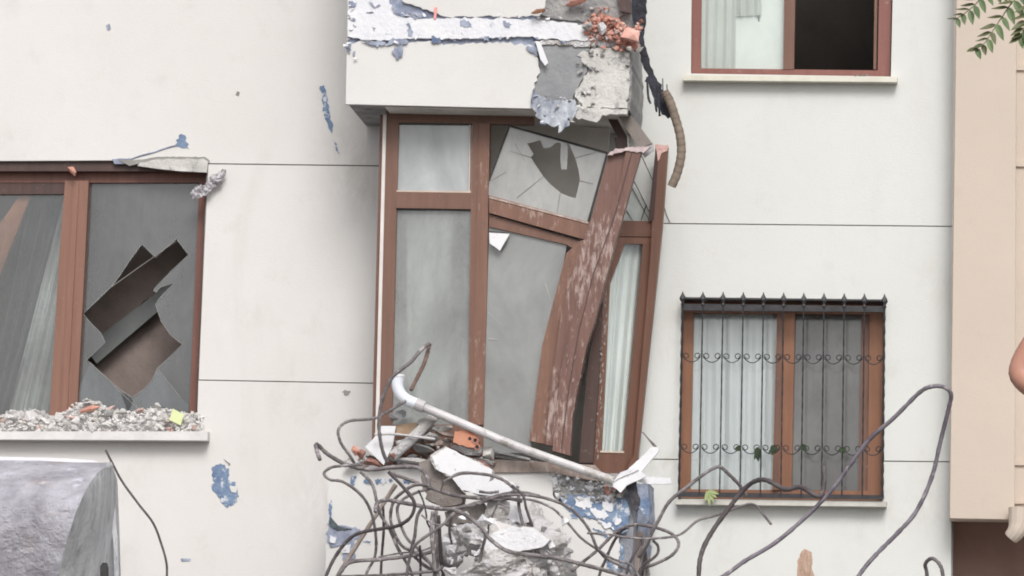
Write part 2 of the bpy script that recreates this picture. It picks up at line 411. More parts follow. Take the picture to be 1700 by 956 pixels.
panel([[(1000, -690), (1600, -690), (1590, 374.8), (1000, 368.8)], [(1150, -230), (1147, 122), (1479, 127), (1487, -228)]], M_wallR)
panel([(1000, 370.7), (1590, 376.7), (1580, 765.6), (1466, 764.4), (1470, 497), (1133, 494), (1127, 761.6), (995, 760.6)], M_wallR)
panel([(995, 762.5), (1127, 763.5), (1125, 828), (1465, 832), (1466, 766.4), (1580, 767.5), (1572, BOT), (985, BOT)], M_wallR)
mk('wall_crack', tube([P(1103, 345, -.002), P(1107, 358, -.002), P(1112, 369, -.002)], .005, 5), M_core, bld)
# rooms behind the openings
def room(name, x0, y0, x1, y1, Y0, Y1, m, par=bld):
    g = prism(rect(x0, y0, x1, y1), Y0, Y1 - Y0)
    vs, fs = g; fs = [f for f in fs if not all(i < 4 for i in f) and set(f) != {0, 1, 4, 5}]     # open towards the window; top left off, an added opening so sky light fills the room
    return mk(name, (vs, fs), m, par)
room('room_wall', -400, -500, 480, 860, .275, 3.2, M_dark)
room('room_wall', 600, -500, 1060, 880, .28, 1.1, surf('bay_room_plaster', (.72, .69, .65), (.80, .77, .73), 2, .9, .2))
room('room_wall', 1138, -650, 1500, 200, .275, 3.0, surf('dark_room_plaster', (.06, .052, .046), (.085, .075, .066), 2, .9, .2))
room('room_wall', 1100, 250, 1500, 900, .285, 3.3, surf('pale_room_plaster', (.60, .60, .57), (.68, .68, .65), 2, .9, .2))

# chips of paint in the wall: little scabs of blue undercoat
def chip(pts, m=M_bluecoat, Y=-.004, amp=3.0, name='paint_chip', dep=.005, lab=None, step=3.5):
    return mk(name, prism(rough([(x, y, 1) for x, y in pts], step, amp), Y, dep), m, bld, lab)
chip([(531, 143), (538, 141), (543, 160), (547, 185), (552, 212), (551, 222), (545, 212), (536, 180)], amp=1.8, lab='long slanting blue paint scrape on the upper left wall')
chip([(553, 230), (557, 236), (564, 256), (558, 250)], amp=1.0)
chip([(292, 232), (300, 222), (308, 225), (310, 236), (314, 247), (304, 246), (290, 243)], lab='blue paint chip above the left window')
mk('paint_chip', tube([P(x, y, -.003) for x, y in [(206, 268), (232, 259), (255, 253), (275, 246), (294, 241)]], .006, 5), M_bluegrey, bld)
chip([(352, 775), (366, 769), (380, 777), (379, 796), (392, 806), (397, 824), (388, 838), (374, 841), (363, 826), (352, 812)], lab='large blue paint chip on the wall below the left window')
chip([(381, 806), (395, 808), (392, 818), (384, 816)], M_bayW, -.008, 1)
chip([(300, 927), (317, 927), (316, 931), (301, 932)], M_bluegrey, amp=.6)
chip([(176, 42), (182, 39), (184, 48), (179, 51)], M_bluegrey, amp=1)
chip([(394, 151), (398, 153), (396, 159), (391, 157)], M_core, amp=.6)
chip([(568, 651), (575, 648), (582, 651), (578, 656), (571, 655)], M_core, amp=2.4, step=2.2, lab='small bullet like hole in the wall left of the bay')
chip([(371, 762), (377, 766), (383, 770), (380, 773)], M_core, amp=1)
chip([(330, 712), (338, 714), (344, 722), (343, 732), (338, 730), (336, 720)], M_core, -.02, 1.5)

# ---------------- left window
Yw = .10
frame_geo = join(
    prism([(-245, 284), (344, 284), (343, 303), (-245, 303)], Yw, .07),
    prism([(331, 303), (343, 303), (326, 690), (314, 690)], Yw, .07),
    prism([(-245, 690), (326, 690), (325, 714), (-245, 714)], Yw, .07))
wL = mk('window', frame_geo, wood('dark_red_brown_timber', (.13, .05, .038), (.19, .08, .058)), bld, 'wide broken window with rubble on its sill')
mk('mullion', prism([(108, 300), (147, 300), (141, 430), (127, 692), (82, 692), (98, 430)], .06, .09), M_tan, wL)
mk('mullion_bead', prism([(122, 302), (131, 302), (111, 692), (100, 692)], .048, .014), M_tan, wL)
mk('sash_rail', prism([(-245, 303.5), (108, 303.5), (106, 322), (-245, 324)], .105, .05), M_dkbrown, wL)
mk('window_head', prism([(-248, 268), (344, 266), (343, 284), (-248, 284)], .03, .16), M_dkbrown, wL)  # dark brown carries the shade under the top of the opening
mk('reveal', prism([(342, 284), (345.5, 284), (327.5, 714), (324, 714)], .0215, .2), M_dkbrown, wL)
hole = [(138,521),(160,500),(185,475.6),(200,456),(213.6,435),(235.5,405.8),(258,427.6),(292.5,396.7),(312.6,422.8),(285,449),(258,477),(255,482),(259,485),(267,476),(288.3,470),(270,489),(258,504.7),(267,532),(283,556),(302,571.5),(280,594),(261,611),(252,632),(236,648),(219.7,659.5),(200,647),(170,620),(144.5,597.6),(160,582),(174.8,568.4),(168,553),(150,535)]
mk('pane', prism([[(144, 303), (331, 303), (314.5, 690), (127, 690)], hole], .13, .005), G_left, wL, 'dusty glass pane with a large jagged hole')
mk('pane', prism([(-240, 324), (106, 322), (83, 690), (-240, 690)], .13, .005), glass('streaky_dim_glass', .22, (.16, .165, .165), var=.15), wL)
for s in ([(133, 640), (150, 602), (198, 648), (222, 662), (212, 690), (128, 690)], [(222, 662), (252, 634), (262, 612), (300, 660), (314, 672), (312, 690), (236, 690)],
          [(200, 650), (222, 662), (236, 690), (214, 690)]):
    mk('glass_shard', prism(s, .12, .004), G_leftsh, wL)
for a, b in (((219, 660), (236, 690)), ((185, 476), (292, 400)), ((262, 612), (300, 660)), ((150, 602), (230, 680))):
    mk('glass_crack', bar(a, b, 1.1, .7, .117, .003), M_core, wL)
sillL = mk('sill', prism([(-260, 716), (345, 716), (344, 731), (-260, 728)], -.11, .24), M_sill, wL)
# strip of loose render over the window
mk('loose_render', prism(rough([(232, 270, 1), (262, 264, 1), (338, 263), (345, 268), (343, 286), (300, 284), (262, 280), (228, 275)], 7, 1.2), -.03, .035), M_cream, bld, 'strip of cracked cream render hanging over the left window')
mk('loose_render', prism(rough([(196, 266, 1), (240, 264, 1), (262, 260, 1), (340, 260), (348, 266), (345, 275), (338, 264), (262, 264.5), (215, 275)], 5, 1.2), -.012, .03), M_core, bld)
mk('paint_chip', prism(rough([(186, 264, 1), (215, 262, 1), (222, 272), (190, 272)], 5, 1), -.008, .01), M_bluegrey, bld)
mk('brick_shard', rock(P(118, 284, -.02), (.05, .03, .035), 5, 1, 5), M_brick, bld)
t = mk('crumpled_plastic_wrap', join(*[rock(P(328 + 5.2 * i + random.uniform(-2, 2), 318 - 3.2 * i + random.uniform(-5, 5), -.06), (.055 - .003 * i, .03, .045), 40 + i, 2, 7, .25) for i in range(9)]),
       M_foil, None, 'crumpled silvery plastic wrap stuck on the top right corner of the left window', 'plastic wrap')
tag(mk('broken_sash_bar', prism([(-20, 440), (-20, 400), (34, 322), (52, 322), (8, 436), (-12, 485)], .15, .05), surf('orange_timber_strip', (.42, .17, .09), (.5, .22, .12)), None), 'orange brown timber strip leaning behind the far left pane', 'timber strip')
tag(mk('grey_curtain', cloth((48, 300), (150, 300), (-30, 715), (10, 715), .32, 4, .05, seed=3), M_curtdk), 'dark grey curtain swept aside behind the far left pane', 'curtain')
tag(mk('sheer_curtain', cloth((112, 300), (170, 300), (5, 715), (98, 715), .26, 5, .03, seed=4), surf('mid_grey_net', (.52, .54, .53), (.62, .63, .62), 3)), 'sheer grey net curtain beside the left window mullion', 'curtain')
tag(mk('fallen_panel', prism([(150, 600), (238, 500), (300, 470), (300, 572), (215, 690), (120, 690), (120, 560), (170, 480), (330, 380), (330, 470)], .62, .04), surf('dark_fallen_board', (.17, .135, .122), (.25, .20, .18), 4)), 'large dark brown board standing in the room behind the broken pane', 'board')
tag(mk('interior_beam', bar((150, 590), (300, 470), 34, 22, .5, .05), surf('dim_grey_board', (.125, .135, .135), (.175, .185, .18), 2)), 'dim grey beam slanting across the jagged hole', 'beam')

def rim(lp, Y, par, r=.0014):
    mk('glass_edge', tube([P(x, y, Y) for x, y in lp + lp[:1]], r, 5, .3, 1), surf('bright_glass_edge', (.35, .38, .38), (.5, .53, .52), 30, .3, 0), par)
rim(hole, .128, wL)
# rubble on the sill
rnd0 = random.Random(3)
def heap_top(x):
    base = 690
    for c, h, wd in ((50, 14, 26), (140, 24, 34), (165, 16, 40), (235, 12, 30), (270, 16, 26), (15, 8, 20), (320, 8, 22)):
        base -= h * math.exp(-((x - c) / wd) ** 2) * .8
    return base
M_plast = surf('white_plaster_dust', (.60, .58, .57), (.72, .70, .69), 12, .95, .8, 50, .01, spots=(.4, .36, .34), sscale=20, slo=.6, shi=.7)
M_pinkdust = surf('dusty_pink_brick', (.50, .34, .30), (.62, .46, .42), 20, .95, .8, 60, .01)
mlist = [M_plast, M_cream, M_conc_pale, M_plast, M_cream, M_pinkdust, M_conc_pale, M_plast, M_plast, M_cream, M_conc_pale]
mk('rubble_bed', prism([(-200, 716)] + [(x, heap_top(x) + 3 + rnd0.uniform(-1.5, 1.5)) for x in range(-200, 339, 6)] + [(338, 716)], .03, .05), M_plast, wL, kind='stuff')
crumb = []
rnd = random.Random(11)
for i in range(900):
    x = rnd.uniform(-60, 338); y0 = heap_top(x)
    y = rnd.uniform(y0, 716); f_ = (y - y0) / (716 - y0 + .01)
    r = rnd.uniform(.006, .014)
    crumb.append(rock(P(x, y, .02 - .11 * f_), (r * 1.3, r, r), i, 1, 4, .1))
tag(mk('rubble_crumbs', join(*crumb), M_plast), 'fine grey crumbs between the plaster fragments on the left window sill', 'rubble', kind='stuff')
for i in range(150):
    x = rnd.uniform(-40, 334); y0 = heap_top(x)
    y = y0 + (714 - y0) * rnd.random() ** .8; f_ = (y - y0) / (716 - y0 + .01)
    r = rnd.uniform(.014, .036)
    k = rnd.choice(mlist)
    red = k is M_pinkdust
    tag(mk('brick_fragment' if red else 'plaster_fragment', rock(P(x, y, .0 - .10 * f_), (r * 1.5, r, r), 900 + i, 1, 6, .1), k),
        'small reddish brick fragment in the rubble on the left window sill' if red else 'small pale plaster fragment in the rubble on the left window sill',
        'rubble', 'brick bits on the left sill' if red else 'plaster bits on the left sill')
def lump(name, x, y, Y, size, seed, m, label, cat='rubble', sub=2, cuts=8, amp=.08, rot=None, group=None):
    return mk(name, rock(P(x, y, Y), size, seed, sub, cuts, amp, rot), m, None, label, cat, group)
lump('plaster_fragment', 52, 692, -.05, (.075, .04, .05), 21, M_sill, 'largest white plaster lump at the left of the sill rubble')
lump('plaster_fragment', 268, 694, -.05, (.06, .05, .055), 22, M_conc_pale, 'rounded beige lump beside the yellow card on the sill', amp=.04)
lump('brick_fragment', 150, 679, -.04, (.085, .03, .028), 23, M_brick, 'long pink brick splinter on top of the sill rubble', rot=-.25)
lump('brick_fragment', 281, 713, -.07, (.03, .02, .025), 24, M_brick, 'small pink brick bit below the yellow card')
lump('plaster_fragment', 182, 684, -.03, (.045, .03, .04), 25, M_conc, 'grey angular lump right of the pink brick splinter on the sill')
tag(mk('yellow_card', prism([(287, 678), (305, 688), (300, 706), (281, 697)], -.09, .012), M_yellow), 'pale yellow green card standing in the sill rubble', 'card')

# ---------------- top right window
Yw = .06
w2 = mk('window', join(prism([(1151, -225), (1167, -225), (1163, 116), (1148, 124)], Yw, .07), prism([(1463, -225), (1484, -225), (1478, 126), (1457, 118)], Yw, .07),
     prism([(1148, 113), (1478, 117), (1478, 127), (1148, 123)], Yw - .004, .07), prism([(1151, -228), (1484, -228), (1484, -205), (1151, -205)], Yw, .07)),
     wood('red_brown_frame', (.20, .075, .06), (.25, .10, .082)), bld, 'upper right window with an open dark half')
mk('mullion', prism([(1305, -205), (1324, -205), (1318, 115), (1300, 115)], Yw - .01, .08), M_brown, w2)
mk('inner_stile', prism([(1455, -205), (1460, -205), (1455, 115), (1450, 115)], Yw + .04, .03), M_scr, w2)
mk('pane', prism([(1166, -205), (1304, -205), (1300, 114), (1163, 114)], Yw + .03, .005), G_curt, w2)
mk('sill', prism([(1134, 124), (1490, 127.5), (1489, 136), (1134, 133)], -.09, .2), surf('cream_sill', (.62, .60, .52), (.70, .68, .6), 9, .7, .2), w2)
for i in range(7): mk('sill_dirt', rock(P(1420 + i * 3.5, 125 + rnd.uniform(-1, 1), -.03), (.012, .01, .008), i, 1), M_core, w2)
tag(mk('folded_curtain', cloth((1166, -240), (1224, -240), (1162, 130), (1221, 130), .112, 4, .012, seed=6), drape('grey_green_curtain', (.56, .59, .53), (.64, .67, .61), .2)), 'grey green pleated curtain behind the upper right window', 'curtain')
tag(mk('curtain_valance', cloth((1222, -240), (1266, -240), (1222, 27), (1264, 25), .112, 3, .01, seed=8), surf('grey_valance', (.40, .43, .38), (.48, .51, .46), 2)), 'short grey curtain piece ending high in the upper right window', 'curtain')
mk('added_pale_panel', prism([(1200, -280), (1312, -280), (1308, 170), (1200, 170)], .128, .006), drape('bright_panel_white', (.90, .94, .90), (.92, .96, .92), .3), w2, 'pale panel added behind the upper right pane')  # added panel; brightness of a lit wall is put into its near-white colour
tag(mk('hanging_ornament', join(tube([P(1259, -60, .13), P(1258, -10, .13), P(1259, 15, .13), P(1260, 36, .13)], .022, 8, .15, taper=.3), tube([P(1267, -60, .16), P(1269, 0, .16), P(1266, 22, .16), P(1262, 36, .16)], .008, 6)),
    surf('dark_speckled_cloth', (.05, .055, .06), (.2, .21, .22), 60), ), 'dark speckled tassel hanging at the top of the upper right pane', 'ornament')

# ---------------- barred window
Yw = .09
w3 = mk('window', join(prism([(1134, 500), (1152, 500), (1146, 812), (1128, 826)], Yw, .07), prism([(1444, 510), (1469, 500), (1464, 830), (1440, 815)], Yw, .07),
     prism([(1128, 812), (1464, 815), (1464, 831), (1128, 827)], Yw - .003, .07), prism([(1134, 495), (1469, 498), (1469, 522), (1134, 519)], Yw - .003, .07)),
     M_orange, bld, 'lower right window behind the iron grille')
mk('mullion', prism([(1291, 520), (1320, 520), (1314, 813), (1283, 813)], Yw - .02, .09), M_orange, w3)
mk('mullion_edge', prism([(1290, 520), (1299, 520), (1292, 813), (1282, 813)], Yw - .035, .015), M_brown, w3)
mk('pane', prism([(1151, 519), (1291, 520), (1284, 813), (1146, 812)], Yw + .035, .005), G_curt, w3)
mk('pane', prism([(1319, 520), (1446, 521), (1441, 815), (1313, 813)], Yw + .035, .005), G_dim, w3, 'dim grey pane right of the mullion')
mk('inner_stile', prism([(1430, 521), (1446, 521), (1441, 815), (1425, 815)], Yw + .02, .012), M_brown, w3)
mk('sill', prism([(1122, 829), (1472, 832), (1471, 841), (1122, 837)], -.10, .2), surf('stained_sill', (.48, .47, .43), (.6, .59, .55), 9, .8, .3), w3)
tag(mk('white_curtain', cloth((1140, 505), (1296, 505), (1136, 830), (1290, 830), .155, 7, .02, seed=9), drape('cool_white_curtain', (.83, .86, .87), (.90, .92, .94), .45)), 'cool white pleated curtain behind the left half of the barred window', 'curtain')
# grille
gr = thing('window_grille', 'black wrought iron spear topped grille over the lower right window', 'window grille', P(1300, 826, -.1))
Yg = -.12
def gx(k, y): return 1133.5 + 33.5 * k - 6.5 * (y - 490) / 330 + (.9 * (y - 490) / 330) * k * .35
mk('rail', prism([(1131, 504), (1469, 508), (1469, 518), (1131, 515)], Yg, .03), M_iron, gr)
mk('rail', prism([(1124, 816), (1466, 822), (1466, 829), (1124, 824)], Yg, .03), M_iron, gr)
mk('top_plate', prism([(1132, 493), (1469, 497), (1469, 500), (1132, 496)], Yg + .04, .16), M_iron, gr)
for k in range(11):
    pts = [P(gx(k, y), y + k * .4, Yg) for y in range(498, 822, 7)]
    mk('bar', tube(pts, .0085 if k in (0, 10) else .0052, 6, 0, 1, .28 if k > 4 or k == 0 else .12), M_iron, gr)
    x = gx(k, 490); y = 483 + k * .42
    tip = []
    for yy, r in ((0, .001), (5, .008), (9, .018), (13, .024), (16, .016), (19, .009), (22, .014), (25, .008)):
        tip.append((P(x, y + yy, Yg), r))
    vs, fs = [], []
    for p_, r in tip:
        for a in range(6): vs.append(p_ + Vector((math.cos(a * PI / 3) * r, math.sin(a * PI / 3) * r * .6, 0)))
    for i in range(len(tip) - 1):
        for a in range(6): b = i * 6 + a; c = i * 6 + (a + 1) % 6; fs.append((b, c, c + 6, b + 6))
    fs += [tuple(range(6)), tuple(range(len(vs) - 6, len(vs)))]
    mk('spear_tip', (vs, fs), M_iron, gr)
for row, y0 in ((0, 592), (1, 743)):
    for k in range(10):
        xa, xb = gx(k, y0), gx(k + 1, y0); wd = xb - xa; yy = y0 + k * .45
        pts = []
        for s in range(26):                        # C-scroll: spiral, catenary, spiral
            u = s / 25
            if u < .35:
                a = (1 - u / .35) * 2.1 * PI; r = 5.6 * (1 - .5 * (1 - u / .35))
                cx, cy = xa + 7.5, yy - 1; pts.append((cx - math.cos(a) * r * 1.0, cy + math.sin(a) * r * -1))
            elif u < .65:
                v = (u - .35) / .3; pts.append((xa + 1.9 + (wd - 3.8) * v, yy - 1 + 10 * math.sin(v * PI) ** .8))
            else:
                a = ((u - .65) / .35) * 2.1 * PI; r = 5.6 * (1 - .5 * (u - .65) / .35)
                cx, cy = xb - 7.5, yy - 1; pts.append((cx + math.cos(a) * r, cy + math.sin(a) * r * -1))
        mk('scroll', tube([P(a, b, Yg - .012) for a, b in pts], .0036, 5, 0, 1), M_iron, gr)
for k, side in ((0, 0), (10, 0)):
    for y in (505, 823): mk('wall_bracket', tube([P(gx(k, y), y, Yg), P(gx(k, y), y, Yg) + Vector((0, .13, 0))], .008, 6, 0, 1), M_iron, gr)
def leaf_geo(p, q, wid, nrm=Vector((0, -1, .3)), n=6):
    ax = (q - p); side = ax.cross(nrm).normalized(); nn = side.cross(ax).normalized()
    L = [p]; R_ = [];
    vs = []; fs = []
    for i in range(n + 1):
        t = i / n; w_ = wid * (math.sin(PI * min(t, 1) ** .75) ** .85 + .02) * (1.25 - .35 * t)
        c = p + ax * t - nn * (wid * .5 * math.sin(t * PI * .8))
        vs += [c - side * w_ + nn * w_ * .35, c - nn * .0, c + side * w_ + nn * w_ * .35]
    m = len(vs); vs += [v - nn * .0015 for v in vs]
    for i in range(n):
        a = i * 3
        fs += [(a, a + 1, a + 4, a + 3), (a + 1, a + 2, a + 5, a + 4), (m + a + 3, m + a + 4, m + a + 1, m + a), (m + a + 4, m + a + 5, m + a + 2, m + a + 1),
               (a, a + 3, m + a + 3, m + a), (a + 2, m + a + 2, m + a + 5, a + 5)]
    return vs, fs
for x, y, a, L_, lab in ((1257, 742, 1.5, 24, 'largest dark leaf caught on the fourth bar of the grille'), (1223, 741, .9, 9, 'small dark leaf on the lower scroll of the third grille bar'),
                   (1286, 738, 1.8, 18, 'green leaf sprig on the grille in front of the mullion'), (1329, 739, .7, 14, 'dark leaf on the grille just right of the mullion'), (1397, 742, 1.2, 12, 'dark leaf on the lower scrolls near the right of the grille')):
    p_ = P(x, y, Yg - .02); q_ = P(x + math.cos(a) * L_, y + math.sin(a) * L_, Yg - .03)
    mk('caught_leaf', join(leaf_geo(p_, q_, .022), leaf_geo(p_ + Vector((.01, 0, -.01)), q_ + Vector((-.03, 0, .01)), .014)), surf('dark_dry_leaf', (.02, .035, .02), (.04, .06, .03), 9), None, lab, 'leaf')
mk('leaf_sprig', join(*[leaf_geo(P(1176, 814, Yg - .03), P(1176 + dx, 814 + dy, Yg - .05), .012) for dx, dy in ((-6, 18), (2, 26), (9, 20), (14, 12), (18, 6))]),
   surf('pale_green_leaf', (.30, .36, .16), (.40, .46, .24), 9), None, 'pale green sprig caught on the bottom rail of the grille', 'leaf sprig')

# ---------------- neighbouring beige building
nb = thing('neighbouring_building', 'beige rendered neighbouring building with an overhanging bay at the right', 'building', P(1650, BOT, 0))
mk('overhanging_bay', prism([(1597, -700), (1690, -700), (1684, 862), (1577, 860)], -.28, .26), M_beige, nb)
mk('bay_edge_trim', prism([(1592, -700), (1597.5, -700), (1578.5, 859), (1575.5, 859)], -.25, .25), surf('grey_beige_trim', (.46, .40, .36), (.52, .46, .41), 6), nb)
mk('pilaster', prism([(1676, -700), (1900, -700), (1880, 862), (1672, 862)], -.14, .14), M_beige, nb)
for y in (108, 268, 764, 832):
    mk('moulding', prism([(1680, y - 1), (1900, y + 2), (1900, y + 11 if y != 832 else y + 6), (1680, y + 8 if y != 832 else y + 4)], -.158, .02), M_beige, nb)
mk('moulded_bracket', join(tube([P(1694, 845, -.35), P(1692, 868, -.36), P(1687, 882, -.37), P(1678, 893, -.36)], .085, 12, 0, 5, 0, .6), tube([P(1692, 864, -.34), P(1760, 868, -.34)], .07, 10)), M_beige, nb)
mk('pilaster_base', prism([(1716, 862), (1900, 862), (1900, BOT), (1700, BOT)], -.2, .2), M_beige, nb)
mk('garage_shutter', prism([(1560, 700), (1900, 700), (1860, BOT), (1540, BOT)], .55, .05), M_garage, nb)
mk('recess_wall', join(prism([(1574, 820), (1580, 820), (1560, BOT), (1555, BOT)], .25, .7)), M_garage, nb)
mk('recess_ceiling', prism([(1578, 850), (1760, 853), (1760, 857), (1578, 855)], -.02, .56), M_garage, nb)

# ---------------- balcony box above the bay window
Yb = -1.0
bb = mk('balcony_box', prism(rough([(577, -300), (1046, -300), (1045, -20, .5), (1047, 80, .6), (1049, 130, .5), (1045, 183), (885, 180), (577, 171.5)], 8, 2), Yb + .035, .96), M_conc, bld, 'broken projecting balcony box with peeling paint')
def lay(name, pts, m, Y, dep=.03, step=6, amp=2.2, lab=None, par=None):
    return mk(name, prism(rough(pts, step, amp), Y, dep), m, par or bb, lab)
lay('plaster_face', [(576, 75, .5), (606, 66, 1), (640, 73, 1), (655, 72, 1), (700, 69, 1), (760, 73, 1), (830, 70, 1), (884, 76, 1), (893, 96, 1), (896, 115, 1), (884, 150, 1), (881, 172), (885, 180), (574, 172.5)], M_bayW, Yb, .0345)
lay('peeling_band', [(577, 20, .6), (620, 22, 1), (650, 26, 1), (700, 31, 1), (760, 30, 1), (850, 31, 1), (905, 34, 1), (975, 40, 1.2), (1000, 66, 1), (930, 67, 1), (860, 60, 1), (800, 64, .8), (700, 63, .8), (645, 67, 1), (600, 66, .8), (577, 60)], M_peel, Yb - .012, .046, amp=2)
lay('peeling_panel', [(578, -120), (640, -120), (646, 6, 1), (662, 20, 1.3), (700, 30, 1), (640, 24, 1), (612, 20, 1), (577, 30)], M_peel, Yb - .004, .038)
lay('plaster_face', [(668, -250), (935, -250), (905, 10, 1.2), (894, 27, 1), (800, 27, 1), (745, 28, 1), (720, 20, 1), (690, 10, 1.4), (668, 2, 1)], M_bayW, Yb - .006, .04)
lay('plaster_layer', [(958, 92, 1.4), (985, 78, 1.2), (1020, 82, 1), (1046, 88, .6), (1044, 150, .5), (1041, 180, .6), (1000, 178, .8), (968, 177, 1.2), (954, 160, 1.4), (966, 135, 1.2), (978, 115, 1.4)], M_cream, Yb + .004, .04, amp=2.2)
lay('concrete_patch', [(893, 74, 1), (940, 70, 1), (985, 72, 1), (968, 95, 1.3), (975, 118, 1.4), (962, 140, 1.3), (950, 165, 1), (900, 168, 1), (886, 150, 1), (897, 115, 1)], surf('smooth_grey_mortar', (.24, .245, .26), (.32, .325, .33), 4, .9, .6, 18, .02), Yb + .012, .022)
lay('concrete_patch', [(905, -60), (1040, -60), (1045, 20, 1), (1010, 40, 1), (975, 36, 1), (920, 30, 1), (898, 24, 1)], M_conc, Yb + .008, .026)
lay('mortar_strip', [(888, 72, 1), (985, 78, 1), (1050, 74, 1), (1046, 62, 1), (990, 66, 1), (900, 66, 1)], M_conc_pale, Yb - .002, .03)
lay('mortar_edge', [(960, 176, 1), (1005, 179, 1), (1042, 182), (1040, 190, 1), (1000, 190, 1), (990, 203, 1.3), (966, 196, 1), (945, 192, 1)], M_cream, Yb - .016, .06)
for pts in ([(650, 84), (668, 72), (668, 94), (662, 98), (655, 92)], [(676, 20), (700, 18), (706, 28), (690, 33)], [(764, 34), (778, 34), (785, 46), (764, 44)], [(835, 34), (850, 40), (846, 46), (836, 42)],
            [(650, 10), (664, 18), (676, 26), (668, 28), (655, 22)], [(873, 78), (888, 76), (893, 92), (880, 86)], [(716, 60), (730, 62), (728, 72), (716, 70)], [(804, 60), (812, 60), (811, 68), (804, 67)],
            [(580, 0), (592, 4), (588, 12), (580, 10)], [(612, 2), (620, 8), (632, 8), (622, 12)], [(618, 44), (624, 46), (622, 52)], [(586, 86), (590, 84), (589, 93)], [(652, 62), (676, 66), (676, 72), (640, 74)],
            [(600, 68), (640, 70), (640, 74), (612, 74)], [(676, 34), (686, 52), (684, 62), (678, 60)]):
    mk('paint_scab', prism(rough([(x, y, 1) for x, y in pts], 3, 2.4), Yb - .016, .006), M_bluegrey, bb)
for i in range(34):                                   # blue-white flakes along the left edge and cracks
    x, y = (rnd.uniform(574, 590), rnd.uniform(-10, 100)) if i < 16 else (rnd.uniform(640, 960), rnd.choice((28, 66)) + rnd.uniform(-4, 5))
    mk('paint_flake', rock(P(x, y, Yb - .02), (rnd.uniform(.012, .035), .008, rnd.uniform(.008, .02)), i, 1, 5), rnd.choice((M_peel, M_bluegrey, M_board)), bb)
mk('undercoat', prism([(578, -100), (895, -100), (893, 84), (578, 84)], Yb + .015, .02), M_bluegrey, bb)
chipm = lay('pink_mark', [(721, 12, .4), (726, 12), (724, 31), (720, 31)], M_pink, Yb - .02, .006)
lay('dangling_flap', [(889, 68), (897, 69), (910, 104), (905, 109), (897, 98)], M_board, Yb - .04, .012, lab='white paint strip dangling from the box face')
# torn hanging skin under the box
vs_, fs_ = prism(rough([(884, 150, 1), (905, 163, 1), (955, 166, 1), (960, 180, 1.2), (952, 195, 1), (946, 208, 3), (932, 218, 3), (910, 206, 2.5), (893, 196, 1.4), (880, 176, 1)], 4, 2.2), Yb - .03, .012)
mk('torn_render_skin', (vs_, fs_), surf('torn_blue_white_render', (.17, .19, .25), (.62, .65, .70), 9, .9, .9, 26, .02, stretch=(1.5, 1, .6), rot=(0, .5, 0)), bb, 'ragged blue white render skin hanging from the box edge')
for i in range(14):
    x = rnd.uniform(886, 955); y = rnd.uniform(158, 206)
    mk('render_crumb', rock(P(x, y, Yb - .035), (rnd.uniform(.01, .028), .012, rnd.uniform(.008, .02)), 300 + i, 1, 5), rnd.choice((M_conc, M_conc_pale, M_peel, M_bluegrey)), bb)
# crust of lumps over the broken right end
for i in range(60):
    x = rnd.uniform(958, 1050); y = rnd.uniform(66, 186)
    if 985 < x < 1040 and 100 < y < 175 and rnd.random() < .85: continue
    s = rnd.uniform(.008, .024)
    mk('concrete_crumb', rock(P(x, y, Yb - .008), (s * 1.3, .018, s), 400 + i, 1, 6, .12), rnd.choice((M_conc, M_conc_pale, M_cream, M_conc)), bb)
# side face lumps
# brick rubble lodged in the broken corner: each lump a thing of its own
lay('brick_mass', [(976, 30, 1), (1000, 22, 1), (1030, 34, 1), (1056, 58, 1), (1058, 80, 1), (1030, 78, 1), (1000, 68, 1), (980, 52, 1)], M_brick, Yb - .01, .05, 4, 2.5)
for i in range(170):
    u = rnd.random(); x = 975 + 88 * u + rnd.uniform(-4, 4); y = 38 + 30 * u + rnd.gauss(0, 15)
    s = rnd.uniform(.008, .028)
    mk('brick_crumb', rock(P(x, min(max(y, 14), 84), Yb - .03 + rnd.uniform(-.03, .03)), (s * 1.3, s, s), 520 + i, 1, 6, .12), rnd.choice((M_brick, M_brick, M_brickdk, M_conc_pale, M_brick)), bb)
lump('brick_fragment', 1047, 60, Yb - .08, (.085, .05, .065), 70, surf('pink_brick_face', (.66, .36, .30), (.72, .42, .36), 9, .9, .3), 'largest pink brick face at the broken corner of the balcony box')
lump('brick_fragment', 998, 48, Yb - .08, (.05, .04, .05), 71, M_conc_pale, 'pale mortar lump among red bricks at the balcony box corner')
lump('brick_fragment', 975, 44, Yb - .06, (.045, .03, .04), 74, M_conc, 'grey mortar lump left of the red bricks on the balcony box')
lump('wood_offcut', 893, 20, Yb - .06, (.055, .03, .022), 72, M_orange, 'small brown wood offcut on the upper balcony box face', 'wood offcut', rot=-.3)
lump('brick_fragment', 955, 2, Yb - .06, (.10, .04, .035), 73, M_brick, 'flat reddish tile piece at the top edge of the balcony box')
